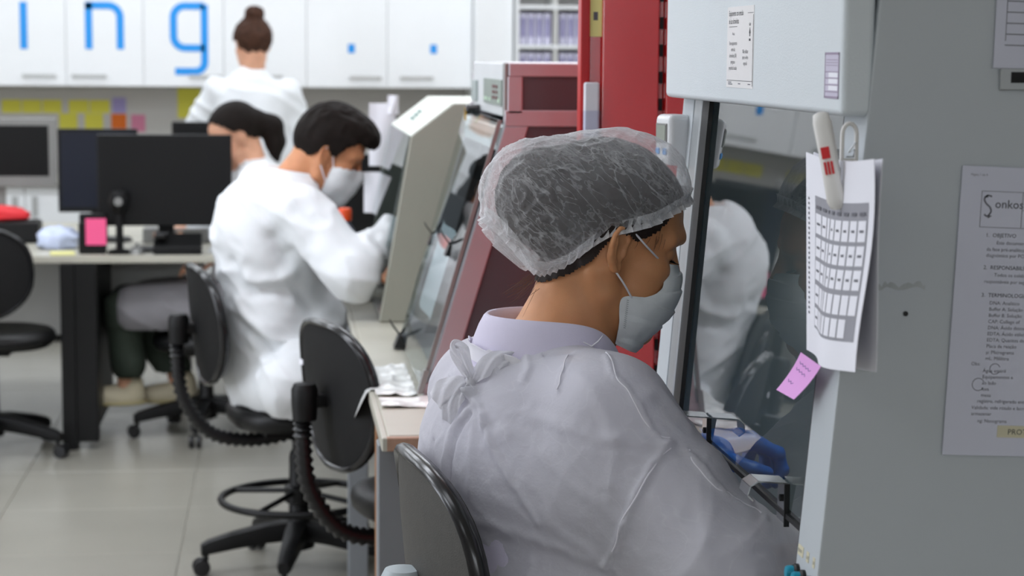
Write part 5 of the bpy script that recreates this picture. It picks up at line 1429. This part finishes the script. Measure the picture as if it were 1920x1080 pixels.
# ================================================================== THE OTHER THREE PEOPLE
M['skin2'] = skin('skin_tan', (204, 142, 102))
M['skin3'] = skin('skin_light', (222, 168, 138))
M['hair_black'] = mat('black_hair', (24, 18, 15), 0.7, spec=0.15, var=0.25, vscale=60, bump=0.3, bscale=250)
M['hair_brown'] = mat('brown_hair', (66, 42, 30), 0.65, spec=0.2, var=0.35, vscale=50, bump=0.3, bscale=250)
M['coat'] = mat('white_lab_coat', (232, 235, 238), 0.8, var=0.02, vscale=10, bump=0.15, bscale=500, sheen=0.15)
M['green'] = mat('dark_green_trousers', (44, 54, 44), 0.8, var=0.08)
M['jeans'] = mat('dark_jeans', (40, 46, 60), 0.8, var=0.08)
M['cream_shoe'] = mat('cream_shoe', (206, 196, 168), 0.6, var=0.06)
M['sole'] = mat('shoe_sole', (176, 164, 120), 0.6)

def body(label, H, neck, arms, core, lo, hi, skin_m, origin, hands, res=.0062):
    def f(p):
        d = head_local(H.loc(p)); d = smin(d, cone(p, *neck), .02); d = smin(d, core(p), .03)
        for a in arms: d = smin(d, chain(p, a, [.042, .036, .024], .02), .03)
        for h in hands: d = smin(d, hand_sdf(p, h), .006)
        return d
    V, F = surfnet(f, lo, hi, res, 1)
    o = mesh_obj('person', V, F, skin_m, None, origin); return tag(o, label, 'person')
def shell(name, f, lo, hi, res, m, par, org, zmin=None, folds=(), seed=0, label=None, smooth=2, creases=()):
    V, F = surfnet(f, lo, hi, res, smooth)
    if zmin is not None: V, F = keep(V, F, V[:, 2] > zmin)
    if folds:
        N = vnormals(V, F); w1 = np.column_stack([vnoise(V * 4 + k * 11 + seed) for k in range(3)]); disp = 0
        for A_, sc_, R_ in folds: disp = disp + A_ * (ridged((V @ R_) * np.array(sc_) + w1 * 1.2 + seed * 1.7) ** 3 - .25)
        for P_, A_, w_ in creases:
            P_ = [V[np.argmin(((V - q) ** 2).sum(1))] for q in (catmull(P_, 4) if len(P_) > 2 else np.array(P_))]
            disp = disp + A_ * np.exp(-(polyd(V, P_) / w_) ** 2)
        V = V + N * np.asarray(disp)[:, None]
    return mesh_obj(name, V, F, m, par, org, label=label)
def simple_mask(H, par, org, m):
    def f(p):
        q = H.loc(p); d = head_local(q, ears=False) - .0045
        d = smin(d, ell(q, (.085, 0, -.040), (.040, .042, .055)), .03)
        return d
    c = H.w((.05, 0, -.04)); V, F = surfnet(f, c - .14, c + .14, .0042, 2)
    Q = H.loc(V.astype(np.float32)); ff, y, u = Q[:, 0], np.abs(Q[:, 1]), Q[:, 2]
    V, F = keep(V, F, (ff > .030) & (u < .004 - .0 * y + .22 * (ff - .09)) & (u > -.112) & (u > -.175 + 1.0 * (.12 - ff) * .0 - .0))
    o = mesh_obj('face_mask', V, F, m, par, org)
    for s in (-1, 1):
        pts = catmull([(.035, s * .062, -.012), (.012, s * .078, .028), (-.008, s * .080, .026), (-.012, s * .079, .0), (.0, s * .076, -.022), (.034, s * .062, -.060)], 5)
        MB().tube((H.w(pts) - np.array(org)).tolist(), .0018, 6).build('ear_loop', M['paper'], o)
    return o

# ---- the short haired person working at the beige hood
HM = Frame((.127, 5.60, 1.212), 0, 25); OM = (.05, 5.65, 0)
mRS, mRE, mRW = (.060, 5.44, 1.070), (.200, 5.335, .905), (.318, 5.49, 1.012)
mLS, mLE, mLW = (.055, 5.80, 1.060), (.20, 5.86, .86), (.285, 5.75, .872)
mhR = hand_chains(mRW, (.5, .6, .1), (.2, .0, -1), -1, 1.05, .6); mhL = hand_chains(mLW, (.8, -.35, .0), (.2, 0, -1), 1, 1.05, .6)
def core_m(p):
    d = ell(p, (-.005, 5.63, .95), (.12, .17, .19)); d = smin(d, ell(p, (-.01, 5.65, .70), (.11, .16, .18)), .06)
    d = smin(d, cone(p, mRS, mLS, .055, .055), .05); return d
man = body('person with short dark hair and white lab coat, working at the beige hood', HM,
           (HM.w((-.03, 0, -.03)), (.02, 5.62, 1.10), .056, .066), [(mRS, mRE, mRW), (mLS, mLE, mLW)], core_m, (-.25, 5.22, .5), (.5, 6.02, 1.42), M['skin2'], OM, [mhR, mhL])
def hair_m(p):
    q = HM.loc(p); d = head_local(q, ears=False) - .004
    d = smin(d, ell(q, (.0, 0, .068), (.096, .079, .094)), .02)
    d = smin(d, ell(q, (.055, 0, .112), (.066, .068, .040)), .025)
    return smin(d, ell(q, (.092, 0, .094), (.036, .052, .022)), .02)
V, F = surfnet(hair_m, (-.02, 5.46, 1.08), (.34, 5.74, 1.44), .0045, 1)
Q = HM.loc(V.astype(np.float32)); hl_ = np.interp(Q[:, 0], [-.13, -.10, -.075, -.045, -.02, -.008, .012, .03, .05, .075, .09, .13], [-.075, -.070, -.055, -.028, .004, .032, .012, .012, .05, .074, .072, .074])
V, F = keep(V, F, Q[:, 2] > hl_)
N = vnormals(V, F); Q = HM.loc(V.astype(np.float32)); V = V + N * ((ridged(Q * np.array([38, 70, 22])) - .5) * .006)[:, None]
mesh_obj('hair', V, F, M['hair_black'], man, OM)
simple_mask(HM, man, OM, M['mask_cloth'])
def coat_m(p):
    d = ell(p, (-.020, 5.63, .985), (.165, .205, .195)); d = smin(d, ell(p, (.012, 5.63, 1.09), (.105, .165, .085)), .05)
    d = smin(d, ell(p, (-.010, 5.65, .76), (.148, .20, .20)), .07); d = smin(d, ell(p, (.015, 5.66, .58), (.165, .215, .13)), .05)
    d = smin(d, ell(p, (.09, 5.64, .68), (.12, .18, .14)), .05)
    for A_, W in (((mRS, mRE, mRW), 0), ((mLS, mLE, mLW), 0)):
        a, b, c = [np.array(q) for q in A_]; d = smin(d, chain(p, [a, b, b + (c - b) * .93], [.074, .066, .046], .03), .035)
    d = smin(d, cone(p, (.03, 5.44, .59), (.24, 5.46, .575), .095, .085), .04); d = smin(d, cone(p, (.03, 5.84, .59), (.24, 5.86, .575), .095, .085), .04)
    return smax(d, -ell(p, (.050, 5.615, 1.165), (.085, .078, .055)), .01)
ct = shell('lab_coat', coat_m, (-.25, 5.2, .44), (.44, 6.05, 1.24), .0075, M['coat'], man, OM, .505,
           [(.014, (3.2, 3, 9), rotm(ry=.55)), (.009, (4, 5, 16), rotm(ry=.2)), (.005, (9, 9, 26), rotm(ry=.9))], 3, creases=[
            ([(-0.090, 5.440, 0.874), (-0.018, 5.440, 0.874), (0.033, 5.440, 0.894)], 0.014, 0.02),
            ([(-0.077, 5.440, 0.846), (0.025, 5.440, 0.850), (0.113, 5.440, 0.824), (0.187, 5.440, 0.800)], -0.014, 0.022),
            ([(-0.007, 5.420, 0.995), (0.033, 5.420, 0.948), (0.096, 5.420, 0.930), (0.157, 5.420, 0.859)], -0.022, 0.03),
            ([(-0.149, 5.460, 0.915), (-0.090, 5.460, 0.859)], -0.012, 0.018),
            ([(-0.141, 5.450, 0.811), (-0.050, 5.450, 0.742), (0.032, 5.450, 0.700), (0.063, 5.450, 0.677)], 0.014, 0.018),
            ([(-0.121, 5.450, 0.753), (-0.063, 5.450, 0.708), (-0.005, 5.450, 0.670)], -0.012, 0.018),
            ([(-0.107, 5.440, 0.703), (-0.010, 5.440, 0.649), (0.076, 5.440, 0.634)], 0.01, 0.016),
            ([(-0.100, 5.440, 0.658), (-0.020, 5.440, 0.620), (0.068, 5.440, 0.607)], -0.01, 0.016),
            ([(-0.081, 5.440, 0.617), (0.037, 5.440, 0.580)], 0.008, 0.014),
            ([(0.236, 5.360, 1.018), (0.228, 5.360, 0.968), (0.216, 5.360, 0.908)], 0.008, 0.012),
            ([(0.265, 5.380, 1.008), (0.258, 5.380, 0.966), (0.249, 5.380, 0.922)], -0.007, 0.01),
            ([(0.055, 5.380, 1.069), (0.098, 5.380, 1.025), (0.127, 5.380, 0.966)], -0.01, 0.03)])
rows = []
for r, z in ((.90, 1.130), (.96, 1.165), (1.03, 1.172), (1.14, 1.150), (1.26, 1.128)):
    rows.append([(.052 + .078 * r * math.cos(a) - OM[0], 5.616 + .078 * r * math.sin(a) - OM[1], z + .012 * -math.cos(a)) for a in np.radians(np.linspace(50, 310, 36))])
MB().grid(rows).build('coat_collar', M['coat'], ct, solid=.004, angle=70)
def tro_m(p):
    d = ell(p, (.03, 5.65, .60), (.13, .17, .09))
    for s in (-1, 1): d = smin(d, chain(p, [(.05, 5.65 + s * .09, .575), (.46, 5.65 + s * .11, .57), (.44, 5.65 + s * .11, .12)], [.08, .058, .045], .03), .03)
    return d
shell('trousers', tro_m, (-.15, 5.4, .06), (.56, 5.9, .72), .012, M['jeans'], man, OM)
def shoe(x, y, par, org, m, ang=0.0, z=0.0, L=.125):
    c, s_ = math.cos(ang), math.sin(ang)
    def f(p):
        q = p - np.array([x, y, z], np.float32); q = np.stack([q[:, 0] * c + q[:, 1] * s_, -q[:, 0] * s_ + q[:, 1] * c, q[:, 2]], 1)
        d = smin(ell(q, (.06, 0, .032), (L, .044, .048)), ell(q, (-.01, 0, .075), (.048, .038, .06)), .03); return smax(d, .003 - q[:, 2], .004)
    V, F = surfnet(f, (x - .24, y - .24, z - .01), (x + .24, y + .24, z + .16), .009, 1)
    o = mesh_obj('shoe', V, F, m, par, org)
    def g(p):
        q = p - np.array([x, y, z], np.float32); q = np.stack([q[:, 0] * c + q[:, 1] * s_, -q[:, 0] * s_ + q[:, 1] * c, q[:, 2]], 1)
        return smax(ell(q, (.055, 0, .014), (L + .004, .048, .03)), np.maximum(.001 - q[:, 2], q[:, 2] - .020), .003)
    V, F = surfnet(g, (x - .24, y - .24, z - .015), (x + .24, y + .24, z + .06), .009, 1); mesh_obj('sole', V, F, M['sole'], o, (0, 0, 0) if False else org)
    return o
shoe(.44, 5.54, man, OM, M['black_plastic']); shoe(.44, 5.76, man, OM, M['black_plastic'])

# ---- the person standing at the back worktop, seen from behind
HS = Frame((-.118, 9.70, 1.525), 112, 6); OS = (-.12, 9.72, 0)
sRS, sRE, sRW = (.050, 9.71, 1.312), (.115, 9.76, 1.07), (.085, 9.98, .98)
sLS, sLE, sLW = (-.292, 9.71, 1.312), (-.415, 9.78, 1.09), (-.39, 10.03, .98)
hsR = hand_chains(sRW, (-.1, 1, -.1), (0, .1, -1), -1, 1, .4); hsL = hand_chains(sLW, (.1, 1, -.1), (0, .1, -1), 1, 1, .4)
def core_s(p):
    d = ell(p, (-.12, 9.72, 1.22), (.15, .10, .2)); d = smin(d, ell(p, (-.12, 9.73, .93), (.15, .11, .2)), .06); return smin(d, cone(p, sRS, sLS, .05, .05), .05)
stand = body('person with a brown hair bun in a white lab coat, standing with their back turned', HS, (HS.w((-.025, 0, -.03)), (-.12, 9.72, 1.36), .050, .06),
             [(sRS, sRE, sRW), (sLS, sLE, sLW)], core_s, (-.52, 9.55, .76), (.24, 10.2, 1.72), M['skin3'], OS, [hsR, hsL], .0085)
def hair_s(p):
    q = HS.loc(p); d = head_local(q, ears=False) - .005; d = smin(d, ell(q, (-.012, 0, .055), (.100, .086, .094)), .02)
    return smin(d, ell(q, (-.045, 0, .160), (.044, .046, .036)), .02)
V, F = surfnet(hair_s, (-.30, 9.52, 1.38), (.08, 9.88, 1.78), .0065, 1)
Q = HS.loc(V.astype(np.float32)); V, F = keep(V, F, Q[:, 2] > np.interp(Q[:, 0], [-.14, -.09, -.05, 0, .04, .08, .12], [-.06, -.055, -.035, .03, .03, .085, .09]))
N = vnormals(V, F); V = V + N * ((ridged(V * np.array([50, 50, 26])) - .5) * .012)[:, None]
mesh_obj('hair', V, F, M['hair_brown'], stand, OS)
def coat_s(p):
    d = ell(p, (-.12, 9.71, 1.24), (.188, .125, .17)); d = smin(d, ell(p, (-.12, 9.72, 1.00), (.185, .135, .26)), .06)
    d = smin(d, ell(p, (-.12, 9.73, .72), (.20, .15, .24)), .06)
    for a, b, c in ((sRS, sRE, sRW), (sLS, sLE, sLW)):
        a, b, c = np.array(a), np.array(b), np.array(c); d = smin(d, chain(p, [a, b, b + (c - b) * .9], [.068, .060, .042], .03), .03)
    d = smin(d, cone(p, (-.12, 9.70, 1.395), (-.12, 9.71, 1.3), .062, .12), .05)
    return smax(d, -ell(p, (-.12, 9.705, 1.475), (.062, .060, .055)), .008)
shell('lab_coat', coat_s, (-.56, 9.5, .5), (.28, 10.12, 1.46), .0095, M['coat'], stand, OS, .55, [(.010, (4, 4, 14), rotm(ry=.4)), (.010, (13, 9, 3), rotm(ry=.1))], 8)
def tro_s(p):
    d = ell(p, (-.12, 9.73, .85), (.14, .10, .12))
    for s in (-1, 1): d = smin(d, chain(p, [(-.12 + s * .085, 9.73, .83), (-.12 + s * .09, 9.72, .48), (-.12 + s * .09, 9.75, .1)], [.08, .056, .045], .03), .03)
    return d
shell('trousers', tro_s, (-.34, 9.6, .05), (.1, 9.9, 1.0), .014, M['jeans'], stand, OS)
shoe(-.21, 9.74, stand, OS, M['cream_shoe'], PI / 2); shoe(-.03, 9.74, stand, OS, M['cream_shoe'], PI / 2)

# ---- the seated person at the end of the island desk
HW = Frame((-.150, 7.800, 1.168), 192, 24); OW = (-.2, 7.800, 0)
wRS, wRE, wRW = (-.10, 7.970, 1.01), (-.20, 8.100, .80), (-.36, 8.020, .79)
wLS, wLE, wLW = (-.085, 7.650, 1.01), (-.15, 7.560, .80), (-.24, 7.660, .72)
hwL = hand_chains(wLW, (-.8, .3, -.2), (-.1, .0, -1), 1, .95, .4); hwR = hand_chains(wRW, (-1, -.1, -.0), (0, 0, -1), -1, .95, .4)
def core_w(p):
    d = ell(p, (-.10, 7.800, .88), (.11, .15, .2)); d = smin(d, ell(p, (-.12, 7.800, .58), (.11, .16, .15)), .06); return smin(d, cone(p, wRS, wLS, .05, .05), .05)
seat_w = body('person with dark tied back hair in a white lab coat, seated beside the large monitor', HW, (HW.w((-.025, 0, -.03)), (-.09, 7.800, 1.03), .048, .06),
              [(wRS, wRE, wRW), (wLS, wLE, wLW)], core_w, (-.5, 7.440, .42), (.12, 8.1, 1.40), M['skin3'], OW, [hwL, hwR], .0075)
def hair_w(p):
    q = HW.loc(p); d = head_local(q, ears=False) - .004; d = smin(d, ell(q, (-.006, 0, .058), (.100, .084, .092)), .02)
    d = smin(d, chain(p, [HW.w((-.10, 0, .03)), HW.w((-.135, 0, -.01)), HW.w((-.125, 0, -.07)), HW.w((-.10, 0, -.13))], [.042, .046, .040, .02], .02), .03); return d
V, F = surfnet(hair_w, (-.34, 7.640, 1.0), (.10, 7.960, 1.42), .0065, 1)
Q = HW.loc(V.astype(np.float32)); V, F = keep(V, F, (Q[:, 2] > np.interp(Q[:, 0], [-.14, -.095, -.05, -.02, .0, .03, .05, .08, .12], [-.2, -.15, -.02, .0, .035, .04, .07, .100, .105])))
mesh_obj('hair', V, F, M['hair_black'], seat_w, OW)
m = MB()
for s in (-1, 1): m.tube([HW.w((.1005, s * .014, .040)) - np.array(OW), HW.w((.0985, s * .028, .0440)) - np.array(OW), HW.w((.082, s * .052, .0405)) - np.array(OW)], [.003, .004, .0015], 6)
m.build('eyebrows', M['hair_black'], seat_w)
def coat_w(p):
    d = ell(p, (-.085, 7.800, .90), (.140, .185, .19)); d = smin(d, ell(p, (-.11, 7.800, .63), (.15, .2, .2)), .06)
    for a, b, c in ((wRS, wRE, wRW), (wLS, wLE, wLW)):
        a, b, c = np.array(a), np.array(b), np.array(c); d = smin(d, chain(p, [a, b, b + (c - b) * .85], [.064, .058, .042], .03), .03)
    d = smin(d, cone(p, (-.085, 7.800, 1.055), (-.085, 7.800, .97), .058, .11), .05)
    return smax(d, -ell(p, (-.10, 7.800, 1.12), (.06, .06, .05)), .01)
cw_ = shell('lab_coat', coat_w, (-.55, 7.3, .36), (.12, 8.14, 1.14), .0095, M['coat'], seat_w, OW, .435, [(.010, (4, 4, 14), rotm(ry=.4)), (.008, (12, 8, 4), rotm(ry=.1))], 5)
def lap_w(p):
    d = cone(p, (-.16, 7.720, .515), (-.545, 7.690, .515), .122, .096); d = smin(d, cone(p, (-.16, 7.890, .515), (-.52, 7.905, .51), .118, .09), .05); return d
shell('shaded_coat_lap', lap_w, (-.72, 7.5, .36), (.02, 8.06, .68), .0095, mat('shaded_coat_grey', (132, 130, 134), 0.8, var=.05), seat_w, OW, .44, [(.008, (5, 5, 14), rotm(ry=.4))], 6)  # lap of the white coat, its shade put into the grey colour
def tro_w(p):
    d = None
    for hip, knee, ank in (((-.2, 7.720, .505), (-.60, 7.695, .515), (-.585, 7.740, .29)), ((-.2, 7.880, .505), (-.60, 7.910, .51), (-.42, 7.870, .26))):
        e = chain(p, [hip, knee, ank], [.085, .068, .070], .03); d = e if d is None else smin(d, e, .02)
    return d
shell('trousers', tro_w, (-.74, 7.560, .16), (-.08, 8.040, .64), .011, M['green'], seat_w, OW, .235, [(.006, (6, 6, 14), rotm(ry=.4))], 2)
for A_, B_ in (((-.588, 7.740, .32), (-.60, 7.760, .20)), ((-.43, 7.870, .30), (-.40, 7.865, .19))):
    V, F = surfnet(lambda p: cone(p, A_, B_, .036, .032), np.minimum(A_, B_) - .05, np.maximum(A_, B_) + .05, .008, 1); mesh_obj('ankle', V, F, M['skin3'], seat_w, OW)
shoe(-.585, 7.765, seat_w, OW, M['cream_shoe'], PI + .05, .125); shoe(-.385, 7.870, seat_w, OW, M['cream_shoe'], PI + .1, .115)
